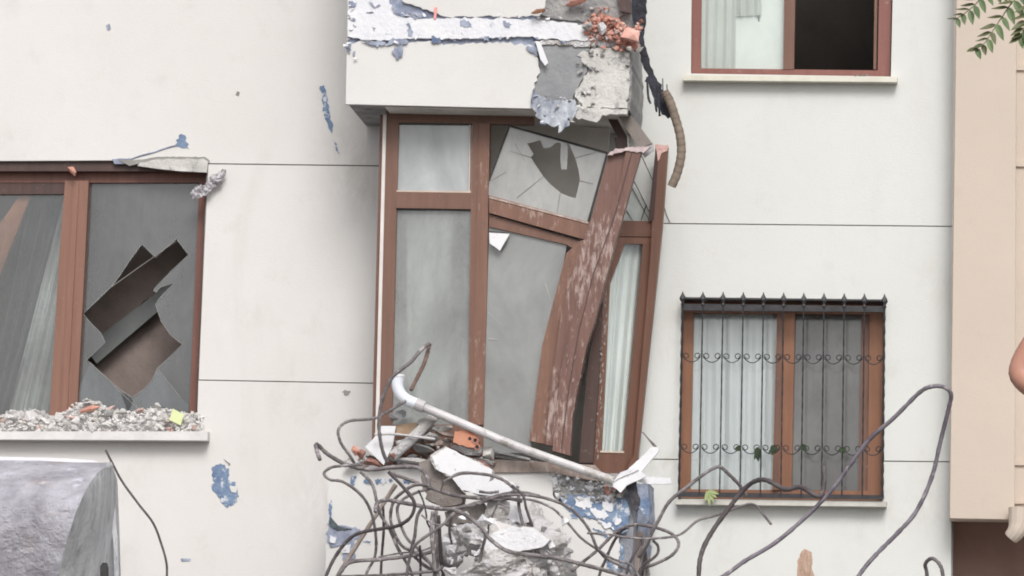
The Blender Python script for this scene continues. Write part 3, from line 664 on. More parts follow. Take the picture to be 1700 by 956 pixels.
# dark timber and torn membrane over the corner
mk('dark_timber', prism([(1020, -40), (1042, -40), (1048, 22), (1030, 18)], Yb - .05, .05), M_dkbrown, bb)
mk('torn_membrane', join(prism(rough([(1034, -60, 1), (1068, -60, 1), (1074, 20, 1), (1068, 60, 1), (1080, 110, 1), (1092, 135, 1.6), (1104, 152, 1.5), (1116, 160, 1), (1120, 186, 1), (1108, 196, 1), (1092, 178, 1.4), (1078, 145, 1.8), (1066, 105, 1), (1058, 50, 1), (1040, 14, 1)], 6, 2.4), -.80, .03),
      *[tube([P(1074 + i * 6, 128 + i * 8, -.93), P(1076 + i * 6, 160 + i * 5, -.94), P(1080 + i * 5, 172 + i * 7, -.93)], .008, 5, .3) for i in (0, 2, 3)]),
   M_black, None, 'black torn waterproofing membrane hanging off the balcony box corner', 'membrane')
mk('bent_hose', tube([P(x, y, -.88) for x, y in ((1103, 152), (1112, 168), (1121, 195), (1129, 225), (1131, 255), (1125, 285), (1115, 309))], .031, 12, 0, 8, .05), M_hose, None, 'bent grey brown ribbed hose dangling beside the balcony box', 'hose')
for x0, y0, x1, y1 in ((1100, 130, 1101, 170), (1107, 140, 1108, 165)):
    mk('tie_wire', tube([P(x0, y0, -.88), P(x1, y1, -.88)], .004, 5, 0, 1), M_iron, None, 'thin black tie wire sticking up beside the hose top', 'wire', 'tie wires by the hose')

# ---------------- bay window
Yf = -.72
fw = join(prism([(641, 184), (886, 190), (886, 206), (641, 203)], Yf, .08),
          prism([(641, 203), (662, 203), (656, 450), (650, 705), (628, 705)], Yf, .08),
          prism([(628, 705), (803, 705), (803, 775), (627, 775)], Yf, .08))
bay = mk('bay_window', fw, M_brown, bld, 'smashed brown framed bay window under the balcony box')
mk('edge_strip', prism([(636, 190), (641.5, 190), (628.5, 735), (622.5, 735)], Yf - .012, .06), surf('white_aluminium_strip', (.6, .56, .54), (.7, .66, .64), 5, .5, 0), bay)
mk('corner_shadow_strip', prism([(631, 190), (636, 190), (622.5, 735), (617, 735)], Yf + .03, .05), M_brown, bay)
mk('mullion', prism([(784, 204), (813, 205), (809, 450), (803, 705), (777, 705), (780, 450)], Yf - .015, .10), M_scr, bay)
mk('mullion_bead', prism([(789, 204), (794, 204), (783, 705), (779, 705)], Yf - .022, .007), M_brown, bay)
mk('transom', prism([(658, 318), (784, 320), (783, 347), (657, 345)], Yf - .01, .09), M_brown, bay)
mk('pane', prism([(661, 203), (784, 204), (783, 319), (658, 318)], Yf + .03, .005), G_up, bay)
mk('glazing_bead', join(prism([(662, 203), (784, 204.5), (784, 207), (662, 205.5)], Yf + .004, .02)), M_gasket, bay)
mk('glazing_bead', join(prism([(659, 315.5), (783, 317), (783, 320), (658, 318.5)], Yf - .005, .02), prism([(779, 207), (781.5, 207), (780, 317), (777.5, 317)], Yf, .02)), surf('pale_bead', (.5, .42, .36), (.58, .5, .44), 5), bay)
mk('pane', prism([(656, 345), (783, 347), (778, 705), (649, 705)], Yf + .03, .005), G_bay2, bay)
mk('glazing_bead', prism([(658, 345), (783, 346.5), (783, 348.5), (658, 347)], Yf - .003, .02), M_gasket, bay)
# side return on the left
s0 = P(632, 190, Yf); s1 = P(620, 770, Yf)
for (za, zb, m, nm) in ((s1.z, s0.z, M_brown, 'side_stile'),):
    mk(nm, box((s1.x - .005, Yf + .09, za), (s1.x + .06, Yf + .17, zb)), m, bay)
    mk(nm, box((s1.x - .005, -.09, za), (s1.x + .06, -.01, zb)), m, bay)
mk('side_pane', box((s1.x + .02, Yf + .17, s1.z), (s1.x + .026, -.09, s0.z)), G_bay, bay)
# tilted upper sash of the middle light
mk('pane', prism([[(846, 209), (1008, 254), (976, 368), (811, 324), (812, 300)], [(875,238),(897,233),(903,246),(913,245),(924,236),(931,238),(930,262),(932,281),(941,281),(942,262),(943,236),(955.5,263),(960,280),(963,298.7),(955.5,329),(944,326),(930.7,320),(915,307),(902,293),(890,275),(881,261),(886,256)]], Yf - .03, .006), G_crk, bay, 'tilted cracked upper pane with an oval hole')
mk('gasket', join(bar((845, 208.5), (1008, 253.5), 3.4, 3.4, Yf - .04, .02), bar((1008, 253), (976, 369), 3, 3, Yf - .04, .02), bar((846, 208), (812, 300), 2.6, 2.0, Yf - .04, .02)), M_gasket, bay)
for a, b in (((855, 238), (872, 268)), ((814, 300), (840, 285)), ((858, 328), (902, 293)), ((963, 300), (985, 305)), ((881, 261), (846, 250)), ((930, 320), (925, 352)), ((955, 262), (990, 252))):
    mk('glass_crack', bar(a, b, 1.6, .7, Yf - .034, .003), M_core, bay)
mk('sash_rail', prism([(812, 324), (978, 369), (1000, 374), (994, 400), (965, 396), (812, 353)], Yf - .05, .08), M_scr, bay, 'tilted scraped transom of the middle light')
mk('rail_bead', bar((812, 327), (977, 370), 3, 3, Yf - .056, .01), surf('chipped_pale_edge', (.55, .45, .40), (.3, .2, .17), 20), bay)
mk('sash_rail', prism([(812, 356), (968, 402), (962, 420), (941, 406), (812, 376)], Yf - .02, .06), M_brown, bay)
mk('pane', prism([(812, 376), (941, 406), (884, 728), (880, 752), (803, 752), (803, 705)], Yf + .0, .006), G_big, bay, 'large tilted lower pane of the middle light')
for a, b in (((810, 518), (835, 542)), ((905, 470), (915, 500)), ((811, 562), (826, 564))):
    mk('glass_scratch', bar(a, b, 2, 1, Yf - .005, .003), surf('grey_scratch', (.42, .43, .42), (.46, .47, .46)), bay)
mk('paper_flap', prism([(812, 386), (846, 388), (830, 416), (822, 410), (813, 404)], Yf - .06, .008), M_board, bay, 'white torn paper piece at the top left of the large pane')
mk('gasket', bar((812, 385), (846, 387), 4, 1, Yf - .05, .01), M_gasket, bay)
tag(mk('added_grey_board', prism([(813, 196), (1012, 214), (1002, 362), (813, 330)], -.34, .03), surf('added_board_grey_beige', (.50, .475, .44), (.60, .575, .53), 3)), 'grey beige board added behind the tilted cracked pane', 'board')  # board added behind the hole so it looks lighter than the dark room
# leaning corner posts
mk('leaning_stile', prism([(965, 398), (990, 405), (955, 470), (930, 560), (915, 700), (910, 738), (879, 732), (893, 630), (900, 574), (911, 531), (940, 420)], Yf - .06, .08), M_scr, bay, 'scraped brown sash stile leaning beside the broken post')
post_l = [(1010, 256), (1018, 250), (1040, 246), (1030, 300), (1002, 380), (975, 440), (950, 530), (930, 620), (918, 740), (906, 738), (914, 640), (932, 520), (958, 430), (985, 350)]
post_r = [(1040, 246), (1066, 246), (1050, 300), (1028, 380), (1014, 430), (1001, 480), (986, 538), (973, 577), (962, 632), (950, 691), (946, 756), (917, 748), (918, 740), (930, 620), (950, 530), (975, 440), (1002, 380), (1030, 300)]
mk('broken_post', prism(post_r, Yf - .16, .10), M_scr2, bay, 'thick scraped brown corner post leaning across the bay')
mk('post_flange', prism(post_l, Yf - .125, .08), M_scr2, bay)
mk('post_groove', join(*[bar(a, b, 2.0, 2.0, Yf - .163, .006) for a, b in zip([(1050, 250), (1020, 360), (985, 455), (962, 545), (945, 640)], [(1020, 360), (985, 455), (962, 545), (945, 640), (932, 745)])]), M_dkbrown, bay)
mk('post_end', prism(rough([(1008, 258, 1), (1020, 247, 1), (1060, 243, 1), (1080, 243), (1068, 254, 1), (1040, 250, 1)], 4, 1.4), Yf - .17, .05), surf('torn_metal_end', (.38, .28, .28), (.6, .5, .5), 20, .6, .5), bay)
mk('scraped_splinters', join(*[rock(P(925 + rnd.uniform(-10, 45) - 0, 600 + rnd.uniform(-40, 90), Yf - .168), (.004, .004, rnd.uniform(.015, .035)), 700 + i, 1, 5, .2, rot=.15) for i in range(16)]), M_rust, bay, kind='stuff')
# right hand slanting light of the bay
def Ys(x): return -.66 + (x - 960) / 150 * .58
mk('dark_post', prism([(992, 512), (1001, 500), (996, 600), (984, 768), (961, 768), (974, 620)], -.62, .06), M_dkbrown, bay)
mk('sash_stile', prism([(1024, 395), (1040, 396), (1012, 470), (1006, 600), (997, 780), (984, 780), (994, 600), (1002, 480)], Ys, .05), M_scr, bay)
mk('sash_stile', prism([(1068, 396), (1083, 396), (1052, 756), (1034, 752)], Ys, .05), M_brown, bay)
mk('outer_stile', prism([(1088, 243), (1109, 243), (1099, 380), (1057, 778), (1040, 778), (1052, 756), (1080, 420)], lambda x: Ys(x) - .03, .08), M_brown, bay)
mk('outer_stile_groove', prism([(1088, 250), (1094, 250), (1086, 365), (1076, 368)], lambda x: Ys(x) - .034, .03), M_dkbrown, bay)
mk('stile_end', prism(rough([(1086, 240, 1), (1110, 240, 1), (1108, 250, 1), (1098, 254, 1), (1092, 268), (1090, 250)], 4, 1), lambda x: Ys(x) - .04, .02), surf('pink_torn_edge', (.55, .3, .27), (.7, .5, .47), 30), bay)
mk('transom', prism([(1034, 366), (1089, 367), (1089, 393), (1028, 392)], lambda x: Ys(x) - .01, .06), M_brown, bay)
mk('sash_rail', prism([(1026, 393), (1082, 394), (1081, 405), (1024, 404)], lambda x: Ys(x), .05), M_scr, bay)
mk('sash_rail', prism([(988, 750), (1054, 752), (1052, 790), (984, 788)], Ys, .05), M_brown, bay)
mk('glazing_bead', prism([(996, 748), (1036, 749), (1036, 752), (996, 751)], lambda x: Ys(x) - .008, .01), surf('cream_bead', (.6, .5, .42), (.66, .56, .48), 8), bay)
mk('pane', prism([(1026, 405), (1068, 405), (1036, 750), (996, 749), (1004, 600)], lambda x: Ys(x) + .02, .005), G_curt, bay)
mk('glass_shard', prism([(1046, 300), (1066, 330), (1086, 366), (1036, 366)], lambda x: Ys(x) + .02, .005), G_thin, bay, 'triangular glass shard left above the right transom')
for a, b in (((1052, 300), (1085, 365)), ((1048, 310), (1078, 366)), ((1062, 252), (1084, 300)), ((1040, 350), (1050, 366)), ((1073, 340), (1064, 366))):
    mk('glass_crack', bar(a, b, 1.8, 1, lambda x: Ys(x) + .01, .006), M_iron, bay)
mk('stile_splinters', join(*[rock(P(990 + (768 - y) * .055 + rnd.uniform(-3, 3), y, -.64), (.007, .007, .022), i, 1, 5, .2) for i, y in enumerate(range(480, 765, 9))]), M_conc, bay, kind='stuff')
# metal bracket and strips under the soffit at the corner
mk('corner_bracket', join(prism([(1008, 195), (1024, 196), (1046, 236), (1030, 238)], -.66, .05), prism([(1020, 228), (1044, 226), (1044, 246), (1022, 248)], -.70, .05)), M_dkbrown, bay)
mk('bracket_edge', bar((1042, 225), (1043, 246), 2, 2, -.72, .02), M_board, bay)
mk('soffit_strip', prism([(1024, 188), (1045, 187), (1083, 238), (1060, 246)], -.80, .04), surf('grey_brown_strip', (.20, .175, .16), (.26, .23, .21), 6), bay)
mk('bent_flashing', prism([(1060, 246), (1084, 240), (1086, 250), (1070, 262)], -.81, .01), surf('grey_flashing', (.33, .33, .34), (.42, .42, .43), 8), bay)
tag(mk('net_curtain', cloth((1012, 380), (1086, 380), (984, 770), (1050, 770), lambda x: Ys(x) + .10, 5, .02, seed=14), M_curt), 'white net curtain behind the slanting right light of the bay', 'curtain')
tag(mk('bay_curtain', cloth((676, 330), (752, 340), (676, 772), (745, 772), -.62, 4, .03, seed=15), M_curt), 'pale curtain behind the lower left light of the bay', 'curtain')
mk('bay_soffit_lining', prism([(640, 176), (1040, 184), (1040, 187), (640, 179)], -.96, .93), M_soffit, bb)

# ---------------- lower parapet of the bay
Yp = -.88
pp = mk('bay_parapet', prism(rough([(547, 778), (925, 781), (990, 790, 1), (1046, 806), (1052, 860), (1048, 960), (1040, 1500), (535, 1500)], 8, 3), Yp + .035, .84), surf('parapet_core', (.24, .25, .29), (.34, .35, .38), 8, .9, .9, 26, .02), bld, 'battered lower parapet of the bay with peeling blue white paint')
par = dict(par=pp)
lay('plaster_face', [(545, 777), (915, 780, .6), (922, 800, 1), (917, 820, 1), (930, 835, 1), (950, 850, 1), (968, 852, 1), (985, 862, 1), (1010, 868, 1), (1024, 882, 1), (1030, 905, 1), (1024, 960, 1), (1020, 1500), (534, 1500), (541, 920, 1), (545, 860, 1)], M_bayW, Yp, .034, **par)
lay('paint_scab', [(925, 822, 1), (985, 822, 1), (1000, 834, 1), (1018, 828, 1), (1040, 830, 1), (1046, 852, 1), (1042, 880, 1), (1028, 892, 1), (1010, 872, 1), (990, 862, 1), (966, 858, 1), (945, 848, 1)], M_bluecoat, Yp - .008, .012, lab='largest blue undercoat area at the parapet corner', **par)
for pts in ([(952, 828), (978, 826), (986, 836), (972, 846), (958, 840)], [(976, 842), (1004, 846), (1012, 858), (990, 860)], [(1000, 832), (1020, 836), (1014, 850), (1004, 846)], [(992, 864), (1016, 870), (1020, 880), (1006, 878)], [(1024, 850), (1030, 868), (1022, 872)]):
    lay('paint_flake', [(x, y, 1) for x, y in pts], M_peel, Yp - .014, .008, 3, 3.0, **par)
for pts in ([(582, 792), (592, 790), (588, 806), (582, 803)], [(604, 797), (614, 795), (618, 803), (608, 803)], [(622, 796), (640, 795), (642, 802), (624, 803)], [(646, 795), (652, 798), (648, 803)], [(668, 797), (688, 796), (690, 801), (670, 803)],
            [(946, 854), (960, 856), (958, 862), (948, 860)], [(984, 876), (1006, 884), (1010, 892), (996, 888)], [(546, 836), (551, 828), (550, 860), (546, 868)], [(1030, 905), (1036, 902), (1034, 945), (1030, 940)], [(1004, 930), (1020, 936), (1028, 948), (1012, 946)],
            [(602, 897), (616, 898), (612, 901)]):
    lay('paint_scab', [(x, y, 1) for x, y in pts], M_bluecoat, Yp - .006, .008, 2.5, 2.0, **par)
lay('torn_render', [(546, 862, 1), (560, 872, 1), (590, 874, 1), (600, 882, 1), (588, 900, 1), (590, 925, 1), (570, 930, 1), (566, 905, 1), (548, 908, 1), (543, 890, 1)], M_bluegrey, Yp - .01, .014, 4, 2.2, lab='torn dark blue render patch at the lower left of the parapet', **par)
lay('torn_render', [(549, 858, 1), (562, 873, 1), (584, 878, 1), (560, 880, 1), (546, 870, 1)], surf('dark_torn_fabric', (.05, .07, .075), (.12, .15, .16), 20, .9, .9), Yp - .02, .014, 4, 2, **par)
lay('paint_flake', [(548, 888, 1), (558, 892, 1), (556, 902, 1), (548, 900, 1)], M_board, Yp - .02, .01, 4, 1.5, **par)
lay('paint_flake', [(566, 905, 1), (582, 903, 1), (580, 918, 1), (568, 918, 1)], M_board, Yp - .02, .01, 4, 1.5, **par)
lay('concrete_patch', [(914, 779, .6), (960, 786, 1), (1000, 794, 1), (1022, 812, 1), (1030, 826, 1), (1000, 832, 1), (950, 826, 1), (922, 828, 1), (918, 806, 1)], M_conc, Yp - .002, .03, **par)
for i in range(95):
    u = rnd.random(); x = 918 + 118 * u; y = 782 + 22 * u + rnd.uniform(0, 44 - 14 * u)
    s = rnd.uniform(.009, .032)
    mk('concrete_crumb', rock(P(x, y, Yp - .006), (s * 1.3, .02, s), 820 + i, 1, 6, .12), rnd.choice((M_conc, M_conc_pale, M_conc, M_peel)), pp)
lay('corner_strip', [(1056, 802, 1), (1076, 800, .8), (1078, 850, 1.4), (1072, 880, 1), (1066, 1000), (1056, 1000), (1058, 880, 1)], M_bluegrey, -.55, .5, 6, 2.4, **par)
lay('corner_strip', [(1048, 880, 1), (1068, 884, 1), (1066, 1100), (1046, 1100)], M_rust, -.62, .5, 6, 2.4, **par)
lay('torn_render', [(1072, 815, 1.3), (1079, 850, 1.6), (1070, 856, 1), (1060, 842, 1)], M_bluecoat, Yp - .04, .01, 4, 2, **par)
lay('dark_cavity', [(1038, 806, 1), (1056, 796, 1), (1058, 815, 1), (1066, 845, 1), (1052, 848, 1), (1046, 825, 1)], surf('cavity_near_black', (.03, .028, .035), (.09, .085, .1), 20), Yp - .035, .02, 4, 1.6, **par)  # near-black raised patch drawn for the cavity
for i in range(12): mk('brick_crumb', rock(P(1016 + rnd.uniform(-10, 12), 816 + rnd.uniform(-12, 10), Yp - .03), (.022, .02, .02), 60 + i, 1), rnd.choice((M_brickdk, M_conc_pale, M_brick)), pp)
# floor of the bay and ledge plank
mk('bay_floor', prism([(552, 782), (1040, 786), (1040, 800), (552, 796)], Yp + .07, .75), M_conc, pp)
mk('weathered_plank', prism([(812, 762), (988, 772), (1014, 800), (980, 797), (915, 784), (812, 784)], Yp - .02, .09), M_plank, None, 'weathered brown plank lying along the parapet under the big pane', 'plank')
mk('thin_batten', join(bar((790, 742), (880, 762), 3, 4, Yp, .03), bar((800, 752), (905, 770), 4, 4, Yp + .02, .03)), M_conc, None, 'thin grey battens lying above the plank beside the rubble', 'batten')

# ---------------- rubble on the parapet ledge
for i in range(170):
    u = rnd.random(); x = 575 + 250 * u
    top = 772 - 58 * math.exp(-((x - 715) / 62) ** 2) - 10
    y = rnd.uniform(top, 776); s = rnd.uniform(.012, .042)
    if x < 655: s *= .6
    k = rnd.choice((M_conc, M_conc_pale, M_cream, M_plank, M_brickdk, M_conc, M_rust))
    tag(mk('ledge_rubble', rock(P(x, y, Yp - .02 + rnd.uniform(-.04, .12)), (s * rnd.uniform(1, 2), s, s * .8), 1000 + i, 1, 6, .15), k),
        'small broken plaster and mortar bit in the heap on the parapet ledge', 'rubble', 'rubble bits on the parapet ledge')
for i, (x, y, s, k, lb) in enumerate(((700, 745, (.11, .06, .035), M_conc, 'flat grey slab low in the ledge heap'), (680, 765, (.17, .07, .028), M_conc_pale, 'long pale mortar slab at the base of the ledge heap'),
        (775, 745, (.15, .06, .05), M_conc_pale, 'rough mortar lump under the terracotta block'), (735, 712, (.10, .05, .03), M_cream, 'cream plaster flake at the top of the ledge heap'),
        (745, 722, (.11, .05, .025), M_plank, 'brown flake left of the terracotta block'), (812, 752, (.06, .05, .06), M_cream, 'cream crumbly lump at the right end of the ledge heap'),
        (716, 725, (.07, .05, .04), M_conc, 'grey lump behind the tilted clay duct'), (660, 690, (.07, .05, .05), M_conc, 'dark grey lump behind the pipe elbow'),
        (706, 700, (.08, .05, .03), M_conc_pale, 'pale crust just under the white pipe'), (600, 752, (.04, .03, .05), M_brickdk, 'dark red brick bit left of the white sheet'),
        (590, 748, (.03, .03, .04), M_brick, 'pink brick bit at the left end of the ledge'), (618, 768, (.08, .05, .03), M_brickdk, 'dusty dark brick slab at the foot of the white sheet'),
        (586, 770, (.07, .05, .03), M_conc_pale, 'grey crumb mound at the far left of the ledge'))):
    lump('rubble_lump', x, y, Yp - .06, s, 1300 + i, k, lb, rot=rnd.uniform(-.2, .2))
# hollow terracotta block
tb = mk('terracotta_block', prism(rough([(755, 716, .6), (782, 712), (795, 732, .6), (792, 744), (776, 742, .6), (752, 734)], 5, 1.5), Yp - .14, .10), surf('terracotta', (.52, .22, .14), (.60, .30, .2), 12, .9, .4), None, 'orange terracotta hollow block piece on top of the ledge heap', 'clay block')
for x, y in ((789, 731), (792, 742), (780, 728)):
    mk('block_hole', tube([P(x, y, Yp - .143), P(x + 1, y, Yp - .1)], .012, 8, 0, 1), M_gasket, tb)
mk('block_rim', join(*[tube([P(x + math.cos(a) * 4.4, y + math.sin(a) * 4.4, Yp - .145) for a in [k * PI / 4 for k in range(9)]], .004, 5, 0, 1) for x, y in ((789, 731), (792, 742))]), M_brick, tb)
dct = mk('clay_duct', tube([P(652, 757, Yp - .10), P(680, 732, Yp - .10), P(722, 690, Yp - .02)], .036, 10, .04, 3), M_conc_pale, None, 'dusty tilted clay duct leaning in the ledge heap', 'duct')
mk('duct_mouth', tube([P(651, 758, Yp - .115), P(656, 753, Yp - .11)], .026, 10, 0, 1), M_brickdk, dct)
mk('white_sheet', join(prism([(633, 707), (657, 707), (652, 740), (637, 772), (606, 742), (620, 728)], Yp - .09, .01)), M_board, None, 'folded white sheet standing at the left of the ledge heap', 'sheet')
mk('thin_white_rod', tube([P(622, 721, Yp - .16), P(660, 721, Yp - .16), P(722, 729, Yp - .14)], .009, 8, 0, 3), M_pipe, None, 'thin white rod lying across the ledge heap', 'rod')
mk('rusty_sheet', prism([(658, 706), (690, 701), (700, 704), (690, 722), (658, 722)], Yp - .03, .02), surf('ochre_sheet', (.36, .22, .12), (.5, .38, .28), 8), None, 'ochre stained sheet behind the thin white rod', 'sheet')
# pipe
pipe = mk('white_drain_pipe', tube([P(x, y, Yq) for x, y, Yq in ((684, 668, -1.04), (760, 700, -1.03), (850, 738, -1.02), (930, 767, -1.01), (1018, 798, -1.0))], .030, 14, .015, 4), M_pipe, None, 'long dusty white drain pipe lying diagonally across the bay', 'pipe')
mk('pipe_elbow', tube([P(x, y, -1.04) for x, y in ((662, 624), (660, 640), (665, 654), (676, 664), (692, 671))], .040, 14, 0, 5), surf('clean_white_pipe', (.70, .74, .82), (.76, .79, .86), 5, .4, .1), pipe)
mk('pipe_collar', tube([P(690, 670, -1.04), P(704, 676, -1.04)], .042, 14, 0, 1), M_pipe, pipe)
mk('pipe_mouth', tube([P(662, 622, -1.04), P(662, 626, -1.04)], .044, 14, 0, 1), M_board, pipe)
# white boards at the right end
for nm, pts, Y, m, lb in (('white_trim_board', [(1040, 782), (1082, 742), (1092, 742), (1094, 748), (1064, 784), (1050, 792)], Yp - .08, M_board, 'white trim board pointing up at the right end of the parapet'),
        ('white_trim_board', [(1016, 798), (1062, 780), (1074, 790), (1040, 806), (1030, 818), (1018, 808)], Yp - .12, M_board, 'crumpled white board at the foot of the drain pipe'),
        ('white_trim_board', [(1062, 790), (1112, 793), (1115, 803), (1080, 804), (1060, 799)], Yp - .06, M_board, 'short white board sticking out to the right of the parapet'),
        ('torn_cardboard', [(1018, 800), (1030, 784), (1052, 776), (1060, 780), (1036, 790)], Yp - .13, M_peel, 'torn pale cardboard strip over the pipe end'),
        ('metal_stay', [(1064, 716), (1068, 717), (1090, 740), (1086, 743)], Yp + .1, M_rebar, 'short dark metal stay above the right white board')):
    mk(nm, prism(rough([(x, y, .5) for x, y in pts], 7, 1.2), Y, .03), m, None, lb, nm.split('_')[-1])

# ---------------- broken concrete lumps in front of the parapet
def slab(name, face, Y, dep, m, mface, lab, amp=2.5, dirv=None):
    o = mk(name, prism(rough([(x, y, 1) for x, y in face], 8, amp), Y, dep, dirv), m, None, lab, 'concrete lump')
    if mface: mk('painted_face', prism(rough([(x * .97 + sum(p[0] for p in face) / len(face) * .03, y * .97 + sum(p[1] for p in face) / len(face) * .03, 1) for x, y in face], 8, amp * .6), Y - .006, .008), mface, o)
    return o
slab('concrete_slab_piece', [(714, 756), (740, 741), (775, 758), (818, 780), (812, 800), (838, 792), (860, 806), (840, 826), (800, 822), (768, 814), (748, 792), (722, 778)], -1.72, .12, M_conc_pale, M_board, 'tilted slab piece with a bright white painted face below the ledge heap')
slab('concrete_slab_piece', [(696, 768), (716, 757), (724, 779), (750, 793), (768, 815), (766, 836), (730, 840), (706, 828), (700, 800)], -1.66, .2, surf('brown_grey_shaded_break', (.22, .19, .175), (.30, .27, .25), 8, .95, .7, 20, .03), None, 'brown grey broken side under the white slab piece')  # darker concrete colour, shade of this side painted in
slab('concrete_slab_piece', [(762, 838), (800, 832), (812, 850), (806, 876), (780, 868), (756, 872), (736, 870), (738, 850)], -1.60, .2, surf('brown_shaded_concrete', (.17, .15, .14), (.25, .225, .21), 8, .95, .7, 20, .03), None, 'dark brown broken concrete under the crossing rebars')  # shade under the slab is put into this dark brown concrete
slab('concrete_slab_piece', [(745, 880), (775, 868), (800, 872), (796, 900), (772, 922), (748, 915), (734, 900)], -1.75, .14, M_conc_pale, M_board, 'small white faced concrete piece low in the middle')
lump('concrete_chunk', 852, 905, -1.75, (.38, .22, .24), 331, M_conc_pale, 'large rough pale concrete chunk at the bottom centre', 'concrete lump', 5, 12, .16, rot=.1)
lump('concrete_chunk', 815, 955, -1.9, (.40, .24, .16), 332, M_conc_pale, 'wide crumbly concrete chunk at the bottom edge', 'concrete lump', 5, 11, .18, rot=-.15)
lump('concrete_chunk', 822, 860, -1.6, (.13, .12, .16), 333, M_conc_pale, 'grey brown concrete chunk left of the two short upright bars', 'concrete lump', 3, 9, .14)
lump('concrete_chunk', 893, 880, -1.55, (.10, .10, .26), 334, M_conc_pale, 'tall narrow concrete chunk at the right of the large chunk', 'concrete lump', 3, 9, .14, rot=.05)
lump('concrete_chunk', 742, 925, -1.7, (.11, .12, .11), 335, M_conc, 'small brownish concrete chunk by the rebar bundle', 'concrete lump', 3, 8, .12)
lump('concrete_chunk', 848, 888, -1.98, (.17, .04, .10), 337, M_plast, 'white painted flat piece on the large concrete chunk', 'concrete lump', 4, 9, .12, rot=.25)
lump('concrete_chunk', 930, 952, -1.7, (.12, .12, .07), 338, M_conc, 'flat grey concrete chunk at the bottom edge right of centre', 'concrete lump', 3, 8, .14)
for i in range(110):
    x = rnd.uniform(735, 940); y = rnd.uniform(905, 956) if rnd.random() < .7 else rnd.uniform(850, 905)
    s = rnd.uniform(.012, .04)
    tag(mk('concrete_bit', rock(P(x, y, -1.98), (s * 1.3, s, s), 1500 + i, 1, 6, .12), rnd.choice((M_conc, M_conc_pale, M_conc_pale, M_board))), 'small loose concrete bit on the large chunks at the bottom centre', 'rubble', 'loose bits on the bottom chunks')
slab('concrete_slab_piece', [(796, 908), (818, 884), (852, 872), (888, 876), (914, 896), (902, 908), (868, 914), (834, 922), (812, 924)], -2.06, .12, M_conc_pale, surf('white_painted_plaster', (.72, .72, .75), (.80, .80, .82), 7, .9, .8, 30, .015, spots=(.5, .47, .45), sscale=12, slo=.6, shi=.7), 'white painted plaster piece lying on the large pale chunk', 3.5)
slab('concrete_slab_piece', [(846, 838), (870, 846), (884, 866), (866, 872), (842, 860)], -1.85, .1, M_conc_pale, M_board, 'small white faced piece behind the two short upright bars', 3)
# the broken floor slab the bars come out of, below the frame
mk('broken_floor_slab', join(rock(P(850, 1030, -1.5), (1.7, .55, .2), 77, 4, 6, .05, rot=.03), box(tuple(P(560, 1600, -1.3))[:1] + (-1.3, 3.2), (P(1060, 1600, -1.3).x, -.1, P(850, 1040, -1.3).z))), M_conc, bld)

# ---------------- twisted rebars, one object each
def rebar(pts, r, lab, Y=-1.9, m=M_rebar, sway=.12, seg=7):
    n = len(pts); ph = random.uniform(0, 6)
    p3 = [P(x, y, Y + sway * math.sin(ph + i * .55)) for i, (x, y) in enumerate(pts)]
    return mk('rebar', tube(p3, r * .86, seg, .09, 8, .06), m, None, lab, 'rebar', 'twisted rebars torn out of the bay', smooth=True)
D = M_rebardk
rebar([(1163,1040),(1160,956),(1165.6,916),(1184,880),(1210,844),(1230,818),(1251,800),(1272,797),(1303,812),(1329,808.6),(1355,823),(1365,818),(1369,792),(1367,771)], .019, 'thick bar rising in front of the barred window with an upturned end', -2.1, D)
rebar([(1100,1010),(1195,960),(1235.6,932),(1287,901),(1339,857),(1381,813),(1412,771),(1443,730),(1484.6,693),(1526,652),(1547,641.5),(1567.6,642.6),(1579,654.5),(1575,678),(1562,730),(1547,792),(1521,849),(1490,885),(1453.5,921.6),(1427.5,953),(1390,1010)], .017, 'longest bar making a tall loop beside the beige building', -2.3, surf('purple_grey_rebar', (.11, .095, .12), (.24, .215, .25), 9, .65, .8, 120, .006, spots=(.40, .36, .38), sscale=14, slo=.56, shi=.66))
rebar([(1541,1030),(1539,956),(1536,937),(1547,927),(1560,937),(1566,960),(1572,1030)], .015, 'small hairpin bar at the bottom right', -2.2)
rebar([(1060,925),(1090,870),(1111,833),(1142,807.5),(1173,784),(1194,775),(1210,787),(1230,807.5),(1238,822)], .014, 'bar bent to a peak in front of the grille bottom left', -1.9)
rebar([(975,885),(1010,887),(1040,892),(1080,894),(1127,888),(1158,864.6),(1194,854),(1235.6,838.6),(1254,838.6),(1267,854),(1280,870)], .010, 'thin bar waving right under the barred window sill', -1.95)
rebar([(948.6,948),(991,914),(1018,887.5),(1040,874),(1061,871),(1093,877),(1117,887.5),(1127,903.6),(1115,922),(1088,936),(1066,945),(1050,965),(1030,1010)], .013, 'bar curled into an open loop right of the parapet corner', -1.85)
rebar([(760,843),(790,838),(820,826),(847,822),(887,823),(927,834),(954,850),(978,879.5),(991,909),(1007.5,928),(1034,941),(1050,956),(1055,1010)], .012, 'upper of two parallel bars arching over the parapet', -1.95)
rebar([(790,836),(820,831),(873.6,828.6),(914,842),(940.5,866),(964.6,893),(991,911.6),(1018,928),(1047.7,938),(1062,960)], .010, 'lower of two parallel bars arching over the parapet', -1.9)
rebar([(736,800),(765,786),(806.5,787.8),(832,795),(850,808),(860,822),(862,845),(869,874)], .013, 'arched bar ending in a straight drop onto the pale chunk', -1.98)
rebar([(850,806),(868,822),(874,845),(884,874)], .011, 'short straight dark bar standing on the pale chunk', -1.95, D)
rebar([(755,847),(775,856),(798,875),(812,893),(841,914),(879,921),(922,926),(967,937),(1013,949),(1060,962)], .016, 'thick bar sweeping low across the concrete chunks', -2.25)
rebar([(985,1020),(995,956),(1005,930),(1018,901),(1031,882),(1042,876)], .012, 'dark bar standing by the torn blue render corner', -1.8, D)
